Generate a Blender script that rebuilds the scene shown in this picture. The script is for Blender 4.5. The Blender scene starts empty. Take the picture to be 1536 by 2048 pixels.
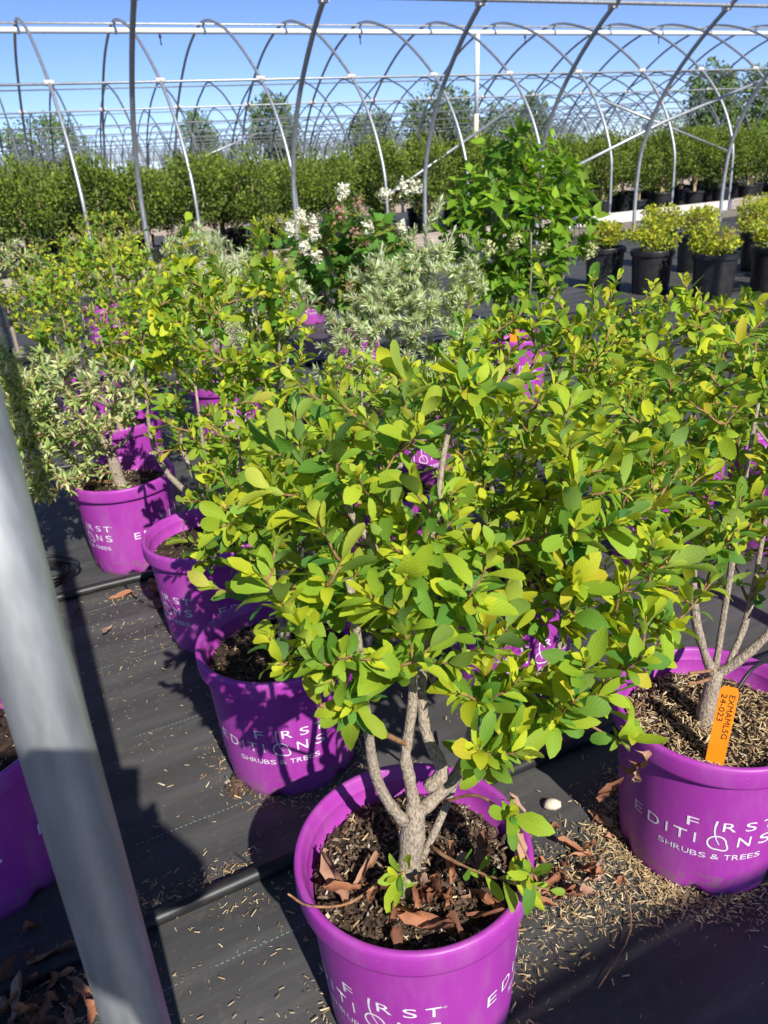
import bpy, math, random
import numpy as np
from mathutils import Matrix, Vector

SC = bpy.context.scene
COL = SC.collection
rng = np.random.default_rng(11)
R = math.radians

# ---------------------------------------------------------------- camera, sky, sun, exposure
CAM_H = 1.07
PIT, ROL, TH = R(24.43), R(3.708), R(64.79)
cam_d = bpy.data.cameras.new('camera')
cam = bpy.data.objects.new('camera', cam_d); COL.objects.link(cam); SC.camera = cam
cam_d.sensor_fit = 'VERTICAL'; cam_d.sensor_height = 36.0; cam_d.sensor_width = 27.0
cam_d.lens = 1566.3 / 2048 * 36.0
cam_d.clip_start = 0.02; cam_d.clip_end = 2000
_fw = Vector((0, math.cos(PIT), -math.sin(PIT))); _r0 = Vector((1, 0, 0)); _u0 = Vector((0, math.sin(PIT), math.cos(PIT)))
_rt = _r0 * math.cos(ROL) - _u0 * math.sin(ROL); _up = _r0 * math.sin(ROL) + _u0 * math.cos(ROL)
_m = Matrix.Identity(4)
for i in range(3):
    _m[i][0], _m[i][1], _m[i][2] = _rt[i], _up[i], -_fw[i]
_m[2][3] = CAM_H
cam.matrix_world = _m
cam_d.dof.use_dof = True; cam_d.dof.focus_distance = 1.05; cam_d.dof.aperture_fstop = 11.0

SUN_EL = R(39.4); SUN_DIR = Vector((-0.401 * math.cos(SUN_EL), 0.916 * math.cos(SUN_EL), -math.sin(SUN_EL))).normalized()
world = bpy.data.worlds.new('World'); SC.world = world; world.use_nodes = True
wn = world.node_tree.nodes; wn.clear()
sky = wn.new('ShaderNodeTexSky'); sky.sky_type = 'NISHITA'; sky.sun_disc = False
sky.sun_elevation = SUN_EL; sky.sun_rotation = math.atan2(0.401, -0.916)
sky.air_density = 0.62; sky.dust_density = 0.0; sky.ozone_density = 7.0; sky.altitude = 200
bg = wn.new('ShaderNodeBackground'); bg.inputs[1].default_value = 0.112
wo = wn.new('ShaderNodeOutputWorld')
wm = wn.new('ShaderNodeMix'); wm.data_type = 'RGBA'; wm.blend_type = 'MULTIPLY'; wm.inputs['Factor'].default_value = 1.0; wm.inputs[7].default_value = (1.0, .89, .97, 1)
world.node_tree.links.new(sky.outputs[0], wm.inputs[6]); world.node_tree.links.new(wm.outputs[2], bg.inputs[0]); world.node_tree.links.new(bg.outputs[0], wo.inputs[0])
sun_d = bpy.data.lights.new('sun', 'SUN'); sun_d.energy = 5.0; sun_d.angle = R(0.53); sun_d.color = (1.0, 0.95, 0.87)
sun = bpy.data.objects.new('sun', sun_d); COL.objects.link(sun)
sun.rotation_euler = SUN_DIR.to_track_quat('-Z', 'Y').to_euler(); sun.location = (2, -3, 6)
SC.view_settings.view_transform = 'Standard'; SC.view_settings.look = 'None'
SC.view_settings.gamma = 1.0; SC.view_settings.exposure = 0.5
SC.render.engine = 'CYCLES'
SC.cycles.use_denoising = True
SC.cycles.max_bounces = 6; SC.cycles.transparent_max_bounces = 4; SC.cycles.transmission_bounces = 4
SC.cycles.diffuse_bounces = 3; SC.cycles.glossy_bounces = 2
SC.cycles.sample_clamp_indirect = 6.0

# ---------------------------------------------------------------- house axes: a runs along the hoop houses, b across them
AX = np.array([math.sin(TH), math.cos(TH)]); BX = np.array([-math.cos(TH), math.sin(TH)])
AX3 = np.array([AX[0], AX[1], 0]); BX3 = np.array([BX[0], BX[1], 0])
def AB(a, b, z=0.0):
    q = a * AX + b * BX
    return np.array([q[0], q[1], z])
ROTZ = math.atan2(AX[1], AX[0])       # turns local x onto a, local y onto b

# ---------------------------------------------------------------- helpers
def tag(o, label=None, cat=None, group=None, kind=None):
    if label: o['label'] = label
    if cat: o['category'] = cat
    if group: o['group'] = group
    if kind: o['kind'] = kind
    return o
def empty(name, loc=(0, 0, 0), rz=0.0):
    o = bpy.data.objects.new(name, None); COL.objects.link(o)
    o.empty_display_size = 0.05; o.location = loc; o.rotation_euler = (0, 0, rz)
    return o
def link(name, me, parent=None, mat=None):
    o = bpy.data.objects.new(name, me); COL.objects.link(o)
    if mat is not None and len(me.materials) == 0: me.materials.append(mat)
    if parent is not None: o.parent = parent
    return o
def copy_tree(o, parent=None):
    c = o.copy(); COL.objects.link(c); c.parent = parent
    for ch in o.children: copy_tree(ch, c)
    return c
def to_mesh(name, V, F, uv=None, col=None, smooth=True):
    """V (n,3); F list of index tuples or array (m,k); uv/col per vertex"""
    me = bpy.data.meshes.new(name)
    V = np.asarray(V, dtype=np.float32)
    if isinstance(F, np.ndarray):
        tot = np.full(len(F), F.shape[1], dtype=np.int32); flat = F.ravel().astype(np.int32)
    else:
        tot = np.array([len(f) for f in F], dtype=np.int32); flat = np.array([i for f in F for i in f], dtype=np.int32)
    me.vertices.add(len(V)); me.vertices.foreach_set('co', V.ravel())
    me.loops.add(len(flat)); me.loops.foreach_set('vertex_index', flat)
    me.polygons.add(len(tot))
    st = np.zeros(len(tot), dtype=np.int32); st[1:] = np.cumsum(tot)[:-1]
    me.polygons.foreach_set('loop_start', st); me.polygons.foreach_set('loop_total', tot)
    me.polygons.foreach_set('use_smooth', np.full(len(tot), smooth, dtype=bool))
    if uv is not None:
        l = me.uv_layers.new(name='UVMap'); l.data.foreach_set('uv', np.asarray(uv, dtype=np.float32)[flat].ravel())
    if col is not None:
        c = np.ones((len(V), 4), dtype=np.float32); c[:, :3] = col
        a = me.color_attributes.new('tint', 'FLOAT_COLOR', 'POINT'); a.data.foreach_set('color', c.ravel())
    me.update(calc_edges=True); me.validate()
    return me
class MB:
    def __init__(s): s.V = []; s.F = []
    def add(s, V, F):
        n = len(s.V); s.V.extend([tuple(v) for v in V]); s.F.extend([tuple(i + n for i in f) for f in F])
    def tube(s, P, rad, sides=8, cap=True):
        P = np.asarray(P, float); n = len(P)
        rad = np.full(n, rad) if np.isscalar(rad) else np.asarray(rad, float)
        T = np.gradient(P, axis=0); T /= np.linalg.norm(T, axis=1)[:, None] + 1e-12
        ref = np.array([0, 0, 1.0]) if abs(T[0][2]) < .9 else np.array([1.0, 0, 0])
        u = np.cross(ref, T[0]); u /= np.linalg.norm(u)
        base = len(s.V)
        ang = np.arange(sides) * 2 * math.pi / sides
        for i in range(n):
            u = u - T[i] * u.dot(T[i]); u /= np.linalg.norm(u) + 1e-12
            v = np.cross(T[i], u)
            s.V.extend([tuple(P[i] + rad[i] * (math.cos(q) * u + math.sin(q) * v)) for q in ang])
        for i in range(n - 1):
            for k in range(sides):
                k2 = (k + 1) % sides
                s.F.append((base + i * sides + k, base + i * sides + k2, base + (i + 1) * sides + k2, base + (i + 1) * sides + k))
        if cap:
            s.F.append(tuple(base + k for k in range(sides))[::-1]); s.F.append(tuple(base + (n - 1) * sides + k for k in range(sides)))
    def box(s, c, h, ax=None):
        ax = np.eye(3) if ax is None else np.asarray(ax)
        V = []
        for sx in (-1, 1):
            for sy in (-1, 1):
                for sz in (-1, 1): V.append(np.asarray(c) + sx * h[0] * ax[0] + sy * h[1] * ax[1] + sz * h[2] * ax[2])
        s.add(V, [(0, 1, 3, 2), (4, 6, 7, 5), (0, 4, 5, 1), (2, 3, 7, 6), (0, 2, 6, 4), (1, 5, 7, 3)])
    def lathe(s, prof, seg=48, close=False):
        base = len(s.V); n = len(prof)
        for (r, z) in prof:
            for k in range(seg):
                q = 2 * math.pi * k / seg; s.V.append((r * math.cos(q), r * math.sin(q), z))
        for i in range(n - 1):
            for k in range(seg):
                k2 = (k + 1) % seg
                s.F.append((base + i * seg + k, base + i * seg + k2, base + (i + 1) * seg + k2, base + (i + 1) * seg + k))
    def mesh(s, name, smooth=True): return to_mesh(name, s.V, s.F, smooth=smooth)
    def build(s, name, mat, parent=None, smooth=True): return link(name, s.mesh(name, smooth), parent, mat)
def smooth_poly(P, n):
    """Catmull-Rom through P, n points per span"""
    P = np.asarray(P, float); Q = np.vstack([2 * P[0] - P[1], P, 2 * P[-1] - P[-2]]); out = []
    for i in range(1, len(Q) - 2):
        for t in np.linspace(0, 1, n, endpoint=False):
            a, b, c, d = Q[i - 1], Q[i], Q[i + 1], Q[i + 2]
            out.append(.5 * (2 * b + (c - a) * t + (2 * a - 5 * b + 4 * c - d) * t * t + (3 * b - a - 3 * c + d) * t ** 3))
    out.append(P[-1]); return np.array(out)

# ---------------------------------------------------------------- materials
class NT:
    def __init__(s, name):
        s.m = bpy.data.materials.new(name); s.m.use_nodes = True; s.t = s.m.node_tree; s.t.nodes.clear()
        s.out = s.t.nodes.new('ShaderNodeOutputMaterial')
    def n(s, typ, **kw):
        nd = s.t.nodes.new('ShaderNode' + typ)
        for k, v in kw.items():
            if k.startswith('i_'):
                key = k[2:]; key = int(key) if key.isdigit() else key.replace('_', ' ')
                s.set(nd.inputs[key], v)
            else: setattr(nd, k, v)
        return nd
    def set(s, inp, v):
        if hasattr(v, 'is_linked') or isinstance(v, bpy.types.NodeSocket): s.t.links.new(v, inp)
        else: inp.default_value = v
    def math(s, op, a, b=0.0, c=None):
        nd = s.t.nodes.new('ShaderNodeMath'); nd.operation = op; s.set(nd.inputs[0], a); s.set(nd.inputs[1], b)
        if c is not None: s.set(nd.inputs[2], c)
        return nd.outputs[0]
    def mix(s, f, a, b, typ='MIX'):
        nd = s.t.nodes.new('ShaderNodeMix'); nd.data_type = 'RGBA'; nd.blend_type = typ
        s.set(nd.inputs['Factor'], f); s.set(nd.inputs[6], a); s.set(nd.inputs[7], b); return nd.outputs[2]
    def ramp(s, f, stops):
        nd = s.t.nodes.new('ShaderNodeValToRGB'); s.set(nd.inputs[0], f); e = nd.color_ramp.elements
        while len(e) < len(stops): e.new(0.5)
        for el, (p, c) in zip(e, stops): el.position = p; el.color = (*c, 1) if len(c) == 3 else c
        return nd.outputs[0]
    def noise(s, vec, scale, detail=4.0, rough=.55):
        nd = s.n('TexNoise', i_Scale=scale, i_Detail=detail, i_Roughness=rough)
        if vec is not None: s.t.links.new(vec, nd.inputs['Vector'])
        return nd.outputs[0]
    def obj(s): return s.n('TexCoord').outputs['Object']
    def scaled(s, vec, sc):
        nd = s.n('Mapping'); s.t.links.new(vec, nd.inputs['Vector']); nd.inputs['Scale'].default_value = sc; return nd.outputs[0]
    def bump(s, h, strength=.3, dist=.01):
        return s.n('Bump', i_Strength=strength, i_Distance=dist, i_Height=h).outputs[0]
    def pbsdf(s, col, rough=.6, spec=.5, metal=0.0, normal=None):
        nd = s.n('BsdfPrincipled'); s.set(nd.inputs['Base Color'], col if not isinstance(col, tuple) else (*col, 1))
        s.set(nd.inputs['Roughness'], rough); s.set(nd.inputs['Specular IOR Level'], spec); s.set(nd.inputs['Metallic'], metal)
        if normal is not None: s.t.links.new(normal, nd.inputs['Normal'])
        return nd.outputs[0]
    def done(s, sh): s.t.links.new(sh, s.out.inputs[0]); return s.m

def simple(name, c1, c2, scale=20, rough=.6, spec=.4, bump=.2, dist=.003, metal=0.0, vscale=None, detail=5):
    g = NT(name); v = g.obj()
    if vscale: v = g.scaled(v, vscale)
    f = g.noise(v, scale, detail)
    c = g.ramp(f, [(.3, c1), (.7, c2)])
    return g.done(g.pbsdf(c, rough, spec, metal, g.bump(f, bump, dist)))

def leaf_material(name, joined, trans=.43, rough=.55, veins=True, under=(.40, .50, .22), vscale=9.0):
    g = NT(name)
    base = g.n('Attribute', attribute_name='tint').outputs['Color'] if joined else g.n('ObjectInfo').outputs['Color']
    uvn = g.n('UVMap'); sep = g.n('SeparateXYZ', i_0=uvn.outputs[0]); u, v = sep.outputs[0], sep.outputs[1]
    au = g.math('ABSOLUTE', g.math('SUBTRACT', u, .5))
    geo = g.n('NewGeometry')
    col = base
    blot = g.noise(geo.outputs['Position'], 60, 3)
    col = g.mix(g.math('MULTIPLY', g.math('SUBTRACT', blot, .35), .45), col, g.mix(1.0, col, (.72, .8, .6, 1), 'MULTIPLY'))
    nrm = None
    if veins:
        mid = g.math('LESS_THAN', au, .018)
        sv = g.math('FRACT', g.math('MULTIPLY', g.math('SUBTRACT', v, g.math('MULTIPLY', au, .55)), vscale))
        line = g.math('ABSOLUTE', g.math('SUBTRACT', sv, .5))
        side = g.math('LESS_THAN', line, .05)
        vm = g.math('MAXIMUM', g.math('MULTIPLY', mid, 1.8), g.math('MULTIPLY', side, .55))
        col = g.mix(g.math('MULTIPLY', vm, .22), col, g.mix(1.0, col, (1.35, 1.3, 1.5, 1), 'MULTIPLY'))
        nrm = g.bump(g.math('ADD', g.math('MULTIPLY', line, 1.6), g.math('MULTIPLY', g.math('SUBTRACT', 1, vm), .25)), .24, .0010)
    colu = g.mix(geo.outputs['Backfacing'], col, g.mix(.25, col, (*under, 1)))
    p = g.pbsdf(colu, rough, .19, 0.0, nrm)
    tr = g.n('BsdfTranslucent'); g.t.links.new(g.mix(1.0, col, (1.5, 1.35, .5, 1), 'MULTIPLY'), tr.inputs[0])
    mx = g.n('MixShader', i_0=trans); g.t.links.new(p, mx.inputs[1]); g.t.links.new(tr.outputs[0], mx.inputs[2])
    return g.done(mx.outputs[0])

M = {}
M['leaf_obj'] = leaf_material('leaf_single', False)
M['leaf_join'] = leaf_material('leaf_mass', True)
M['leaf_far'] = leaf_material('leaf_far', True, trans=.3, rough=.5, veins=False)
M['leaf_silver'] = leaf_material('leaf_silver', True, trans=.22, rough=.5, veins=False, under=(.7, .74, .68))
M['bark'] = simple('bark', (.17, .135, .10), (.50, .42, .33), 330, .9, .15, 1.0, .004, vscale=(1, 1, .55), detail=8)
M['twig'] = simple('twig_bark', (.17, .085, .04), (.36, .2, .1), 120, .7, .3, .3, .001)
M['tan_bark'] = simple('tan_bark', (.34, .22, .12), (.62, .46, .29), 30, .85, .2, .4, .004, vscale=(1, 1, .3))
M['dark_bark'] = simple('dark_bark', (.06, .045, .03), (.16, .12, .08), 6, .9, .2, .4, .01)
M['soil'] = simple('potting_soil', (.012, .008, .006), (.075, .05, .036), 90, .95, .15, .9, .006)
M['chip'] = None
def var_material(name, stops, rough=.85, spec=.2, scale=80):
    g = NT(name); r = g.n('NewGeometry').outputs['Random Per Island']; c = g.ramp(r, stops)
    f = g.noise(g.obj(), scale, 3); c = g.mix(g.math('MULTIPLY', f, .5), c, g.mix(1.0, c, (.5, .45, .4, 1), 'MULTIPLY'))
    return g.done(g.pbsdf(c, rough, spec))
M['chip'] = var_material('soil_chips', [(0, (.045, .032, .024)), (.45, (.12, .08, .055)), (.78, (.15, .10, .065)), (.92, (.27, .20, .135)), (.975, (.5, .45, .37)), (1, (.7, .67, .6))])
M['husk'] = var_material('rice_husks', [(0, (.26, .16, .075)), (.4, (.5, .36, .18)), (.8, (.66, .51, .28)), (1, (.76, .65, .42))], .75, .3)
M['dead'] = var_material('dead_leaf', [(0, (.13, .045, .022)), (.5, (.25, .085, .035)), (1, (.42, .16, .06))], .7, .3, 40)
def dead_material():
    g = NT('dry_leaf'); b = g.n('ObjectInfo').outputs['Random']; c = g.ramp(b, [(0, (.17, .075, .045)), (.45, (.34, .14, .075)), (.8, (.50, .22, .11)), (1, (.46, .31, .23))])
    f = g.noise(g.obj(), 45, 4); c = g.mix(g.math('MULTIPLY', f, .7), c, g.mix(1.0, c, (.45, .4, .4, 1), 'MULTIPLY'))
    return g.done(g.pbsdf(c, .62, .35, 0, g.bump(f, .5, .002)))
M['dry'] = dead_material()
def pot_material():
    g = NT('purple_plastic'); o = g.obj()
    f = g.noise(o, 9, 4); c = g.mix(f, (.30, .032, .30, 1), (.36, .045, .355, 1))
    sp = g.noise(o, 260, 2); dust = g.math('GREATER_THAN', sp, .745)
    c = g.mix(g.math('MULTIPLY', dust, .55), c, (.5, .36, .45, 1))
    film = g.noise(g.scaled(o, (3, 3, .8)), 7, 6, .65); c = g.mix(g.math('MULTIPLY', g.math('MAXIMUM', g.math('SUBTRACT', film, .46), 0.0), .9), c, (.40, .24, .36, 1))
    sep = g.n('SeparateXYZ', i_0=o)
    low = g.math('MULTIPLY', g.math('LESS_THAN', sep.outputs[2], .05), g.math('GREATER_THAN', g.noise(o, 55, 5), .53))
    c = g.mix(g.math('MULTIPLY', low, .5), c, (.22, .14, .16, 1))
    return g.done(g.pbsdf(c, g.math('ADD', .36, g.math('MULTIPLY', f, .16)), .42, 0, g.bump(g.noise(o, 120, 3), .06, .001)))
M['pot'] = pot_material()
M['print'] = simple('white_print', (.62, .58, .66), (.82, .8, .84), 140, .55, .3, .05)
M['black_pot'] = simple('black_plastic', (.012, .012, .013), (.03, .03, .031), 30, .38, .5, .1)
M['hose'] = simple('black_poly_pipe', (.010, .010, .011), (.024, .024, .025), 40, .45, .4, .1)
def galv():
    g = NT('galvanised_steel'); o = g.obj()
    f = g.noise(g.scaled(o, (1, 1, .22)), 60, 5); h = g.noise(o, 9, 3)
    c = g.ramp(f, [(.3, (.36, .38, .39)), (.7, (.58, .60, .605))])
    c = g.mix(g.math('MULTIPLY', h, .35), c, (.30, .32, .335, 1))
    return g.done(g.pbsdf(c, g.math('ADD', .42, g.math('MULTIPLY', f, .22)), .5, .80, g.bump(f, .12, .001)))
M['galv'] = galv()
M['galv_far'] = simple('weathered_pipe', (.13, .145, .15), (.22, .235, .245), 6, .5, .5, .05, metal=.5)
M['clamp'] = simple('clamp_metal', (.5, .46, .44), (.72, .68, .66), 40, .5, .4, .1)
M['pvc'] = simple('white_pvc', (.74, .75, .76), (.84, .84, .84), 8, .4, .4, .05)
M['pvc_old'] = simple('yellowed_pvc', (.72, .62, .36), (.8, .74, .55), 3, .5, .4, .05)
M['wood'] = simple('weathered_board', (.22, .175, .145), (.50, .42, .365), 12, .85, .2, .5, .004, vscale=(.35, 3, 6))
M['woodpale'] = simple('bleached_board', (.5, .44, .4), (.74, .68, .62), 12, .85, .2, .5, .004, vscale=(.35, 3, 6))
M['orange'] = simple('orange_plastic', (.80, .22, .006), (.88, .27, .012), 60, .45, .4, .05)
M['ink'] = simple('black_ink', (.012, .01, .01), (.03, .025, .02), 60, .7, .2, .02)
M['yellow'] = simple('yellow_plastic', (.75, .48, .03), (.82, .56, .06), 40, .4, .5, .05)
M['greenp'] = simple('green_plastic', (.01, .16, .07), (.02, .24, .11), 40, .4, .5, .05)
M['stone'] = simple('pale_stone', (.45, .38, .28), (.7, .62, .5), 60, .9, .2, .4)
M['petal'] = leaf_material('petal_white', True, trans=.2, rough=.6, veins=False, under=(.8, .8, .75))
M['skin'] = simple('skin', (.46, .25, .17), (.52, .3, .2), 20, .5, .4, .05)
M['cloth'] = simple('blue_shirt', (.05, .09, .17), (.08, .13, .22), 60, .9, .2, .2)
M['trousers'] = simple('grey_trousers', (.1, .1, .1), (.16, .155, .15), 60, .9, .2, .2)
M['phone'] = simple('phone_black', (.01, .01, .012), (.02, .02, .022), 40, .3, .5, .02)

def fabric_material():
    g = NT('woven_ground_fabric'); o = g.obj(); sep = g.n('SeparateXYZ', i_0=o); a, b = sep.outputs[0], sep.outputs[1]
    streak = g.noise(g.scaled(o, (1.6, 13, 1)), 1.0, 5, .6)
    blot = g.noise(o, 2.3, 5, .6)
    dust = g.noise(o, 55, 4, .65)
    c = g.ramp(streak, [(.30, (.036, .0363, .037)), (.5, (.055, .0553, .056)), (.68, (.088, .088, .087)), (.86, (.145, .143, .14))])  # paler streaks along the wrinkles paint the fabric's sheen into its colour
    c = g.mix(g.math('MULTIPLY', g.math('GREATER_THAN', dust, .60), .28), c, (.12, .105, .085, 1))
    c = g.mix(g.math('MULTIPLY', g.math('SUBTRACT', blot, .36), .8), c, (.12, .108, .092, 1))
    wa = g.math('SINE', g.math('MULTIPLY', a, 2 * math.pi / .0035)); wb = g.math('SINE', g.math('MULTIPLY', b, 2 * math.pi / .0024))
    wv = g.math('MULTIPLY', wa, wb)
    # coloured stitch lines woven into the sheet every 29 cm
    fb = g.math('FRACT', g.math('ADD', g.math('DIVIDE', g.math('SUBTRACT', b, .823), .2915), .5))
    line = g.math('LESS_THAN', g.math('ABSOLUTE', g.math('SUBTRACT', fb, .5)), .0033)
    dash = g.math('LESS_THAN', g.math('FRACT', g.math('DIVIDE', a, .0085)), .55)
    worn = g.math('GREATER_THAN', g.noise(g.scaled(o, (2.2, 9, 1)), 1.0, 2), .52)
    st = g.math('MULTIPLY', g.math('MULTIPLY', line, dash), worn)
    c = g.mix(g.math('MULTIPLY', st, .5), c, (.26, .44, .38, 1))
    h = g.math('ADD', g.math('MULTIPLY', wv, .03), g.math('MULTIPLY', streak, 1.4))
    return g.done(g.pbsdf(c, .56, .32, 0, g.bump(h, .32, .006)))
M['fabric'] = fabric_material()
M['ground'] = simple('gravel_ground', (.075, .068, .052), (.19, .17, .135), 7, .95, .15, .8, .02, detail=9)
M['gravel'] = simple('crushed_gravel', (.11, .095, .075), (.36, .31, .25), 30, .95, .15, .9, .02, detail=6)

# ---------------------------------------------------------------- the setting
def sheet(name, a0, a1, b0, b1, z, mat, n=1):
    mb = MB(); mb.add([(a0, b0, z), (a1, b0, z), (a1, b1, z), (a0, b1, z)], [(0, 1, 2, 3)])
    o = mb.build(name, mat); o.rotation_euler = (0, 0, ROTZ); o['kind'] = 'structure'; return o
sheet('ground', -400, 600, -60, 700, -.004, M['ground'])
# ground fabric under the pots: a gently wrinkled sheet
def fabric_sheet():
    na, nb = 150, 130
    a = np.linspace(-6, 14, na); b = np.linspace(-1.4, 8.25, nb)
    # finer near the camera
    a = np.sign(a - .3) * (np.abs(a - .3) ** 1.5) / (14 ** .5) + .3
    a = np.interp(np.linspace(0, 1, na), np.linspace(0, 1, na), a)
    b = -1.4 + (b + 1.4) ** 1.35 / (9.65 ** .35)
    gA, gB = np.meshgrid(a, b)
    z = .004 + .0022 * (np.sin(gB * 17 + np.sin(gA * 3.1)) * np.sin(gA * 1.7 + gB * 2) + .6 * np.sin(gB * 41 + gA * 2.2 + np.sin(gA * 5)))
    V = np.stack([gA, gB, z + .003], -1).reshape(-1, 3)
    i = np.arange(na * (nb - 1)).reshape(nb - 1, na)[:, :-1].ravel()
    F = np.stack([i, i + 1, i + na + 1, i + na], -1)
    o = link('ground_fabric', to_mesh('ground_fabric', V, F), None, M['fabric']); o.rotation_euler = (0, 0, ROTZ); o['kind'] = 'structure'
fabric_sheet()
sheet('gravel_path', -12, 60, 8.25, 9.2, .004, M['gravel'])
sheet('ground_fabric_far', -12, 60, 9.3, 15.0, .006, M['fabric'])
sheet('gravel_path_far', -12, 60, 15.05, 17.9, .004, M['gravel'])

# ---------------------------------------------------------------- hoop houses
def hoop_profile(W, H):
    if W > 6.5: h = [(0, -.1), (0, .6), (.10, 1.1), (.45, 1.66), (1.15, 2.25), (2.25, 2.82), (3.1, 3.06), (W / 2, H)]
    else: h = [(0, -.1), (0, .5), (.05, .95), (.33, 1.5), (.82, 2.0), (1.62, 2.5), (2.3, 2.76), (W / 2, H)]
    h = np.array(h); m = h[:-1][::-1].copy(); m[:, 0] = W - m[:, 0]
    return smooth_poly(np.vstack([h, m]), 5)
def hoop_house(b0, W, H, spacing, a0, n, rad, label, sides, mat, purl, extra=True, ridge_white=False, ridge_r=.016):
    """local x along the house, local y across it"""
    t = empty('hoop_house', tuple(AB(0, b0)), ROTZ); tag(t, label, 'hoop house', 'hoop house frames of the nursery')
    pr = hoop_profile(W, H)
    mb = MB(); mb.tube(np.c_[np.zeros(len(pr)), pr[:, 0], pr[:, 1]], rad, sides)
    me = mb.mesh('hoop'); me.materials.append(mat)
    for k in range(n):
        o = link('hoop', me, t); o.location = (a0 + k * spacing, 0, 0)
    L0, L1 = a0 - .12, a0 + (n - 1) * spacing + .12
    for (u, z) in purl:
        mb = MB(); nn = 5
        mb.tube(np.c_[np.linspace(L0, L1, nn), np.full(nn, u), np.full(nn, z)], rad * .8, max(6, sides // 2)); mb.build('purlin', mat, t)
    return t, a0, n
N_BEHIND = 8
# the house the pots stand in
H0, _, _ = hoop_house(.437, 7.478, 3.2, 1.4925, -.027 - 1.4925 * 3, 14, .0225, 'nearest hoop house frame of grey steel pipe, its hoops arching over the purple pots', 20, M['galv'],
                [(1.16, 2.25), (7.478 - 1.16, 2.25), (3.739, 3.15)])
b = MB(); b.tube([(6.05 + 0, 7.36, .72), (7.69, 7.40, 1.23), (11.0, 6.9, 2.2)], .019, 10); b.build('brace', M['galv'], H0)
cl = MB(); cl.box((0, 0, 0), (.035, .04, .03)); clm = cl.mesh('clamp', False); clm.materials.append(M['clamp'])
for k in range(3, 12):
    o = link('clamp', clm, H0); o.location = (-.027 - 1.4925 * 3 + 1.4925 * k, 7.49 - 1.13, 2.24)
o = link('clamp', clm, H0); o.location = (7.45, 7.40, 1.2)
# the house behind the photographer
HB, _, _ = hoop_house(-.95 - 7.49, 7.49, 3.2, 1.506, -.26 - 1.506, 5, .0225, 'hoop house frame standing behind the camera, across the aisle', 12, M['galv'], [(1.17, 2.21), (6.32, 2.21), (3.745, 3.15)])
b = MB(); b.box((1.5, 7.49 + .045, 1.112), (3.4, .019, .062)); b.build('hip_board', M['wood'], HB, False)
# the house with the clipped shrubs
a1 = 1.1215 - 1.178 * 2
H1, _, _ = hoop_house(9.226, 5.797, 2.86, 1.178, a1, 22, .019, 'second hoop house frame with a white pipe under its ridge, over the clipped shrubs', 10, M['galv'],
                [(.80, 1.97), (5.797 - .80, 1.97), (5.797 / 2, 2.83)])
b = MB(); b.tube([(a1 - .6, 2.90, 2.755), (8, 2.9, 2.745), (a1 + 26, 2.9, 2.755)], .036, 10); b.build('water_pipe', M['pvc'], H1)
b = MB(); b.tube([(7.88, 2.905, 2.74), (7.84, 2.9, 1.6)], .036, 10); r_ = b.build('riser_pipe', M['pvc'], H1)
b = MB(); b.tube([(7.84, 2.9, 1.6), (7.8, 2.9, -.05)], .0365, 10); b.build('riser_pipe_lower', M['pvc_old'], H1)
nz = MB(); nz.tube([(0, 0, 0), (0, 0, -.045)], .018, 8); nz.tube([(0, 0, -.045), (0, 0, -.13)], .009, 8); nzm = nz.mesh('sprinkler_nozzle'); nzm.materials.append(M['black_pot'])
for q in (-.05, 2.87, 5.82, 8.79, 11.67, 14.6):
    o = link('sprinkler_nozzle', nzm, H1); o.location = (q, 2.9, 2.715)
hk = MB(); hk.tube([(0, 0, .12), (0, .02, .03), (0, -.0, -.05), (0, 0, -.05)], .012, 6); hkm = hk.mesh('pipe_hanger'); hkm.materials.append(M['galv_far'])
cs = MB(); cs.tube([(-.05, 0, 0), (.05, 0, 0)], .030, 8); csm = cs.mesh('clamp'); csm.materials.append(M['clamp'])
for k in range(22):
    q = a1 + 1.178 * k
    o = link('pipe_hanger', hkm, H1); o.location = (q, 2.9, 2.76)
    for (u, z) in ((.80, 1.98), (5.797 - .80, 1.98)):
        o = link('clamp', csm, H1); o.location = (q, u, z)
for P in ([(4.64, -.03, .62), (6.87, .42, 1.58)], [(8.31, .42, 1.6), (10.5, -.0, .8)], [(3.2, 5.7, 1.0), (4.9, 5.4, 1.55)]):
    b = MB(); b.tube(P, .017, 8); b.build('brace', M['galv'], H1)
# weathered base boards along both long sides of that house
for yy in (-.06, 5.86):
    q = a1 - .5
    while q < a1 + 25:
        L = float(rng.uniform(2.6, 3.6))
        b = MB(); b.box((q + L / 2, yy + rng.uniform(-.008, .008), .07 + rng.uniform(-.01, .01)), (L / 2 - .006, .03, .075)); b.build('base_board', M['wood'] if rng.random() < .7 else M['woodpale'], H1, False)
        q += L
# rows of houses beyond
ordinals = ['third', 'fourth', 'fifth', 'sixth', 'seventh', 'eighth', 'ninth', 'tenth', 'eleventh']
for j in range(9):
    b0 = 9.226 + 8.72 * (j + 1)
    n = min(46, 22 + 5 * j)
    hoop_house(b0, 5.797, 2.86 + float(rng.uniform(-.08, .06)), 1.178, float(rng.uniform(-1.2, 0)) , n, .021 if j < 3 else .026, 'bare grey hoop house frame, %s row of houses back from the camera' % ordinals[j], 6, M['galv_far'],
               [(.80, 1.97), (5.797 - .80, 1.97), (5.797 / 2, 2.83)])

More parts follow.
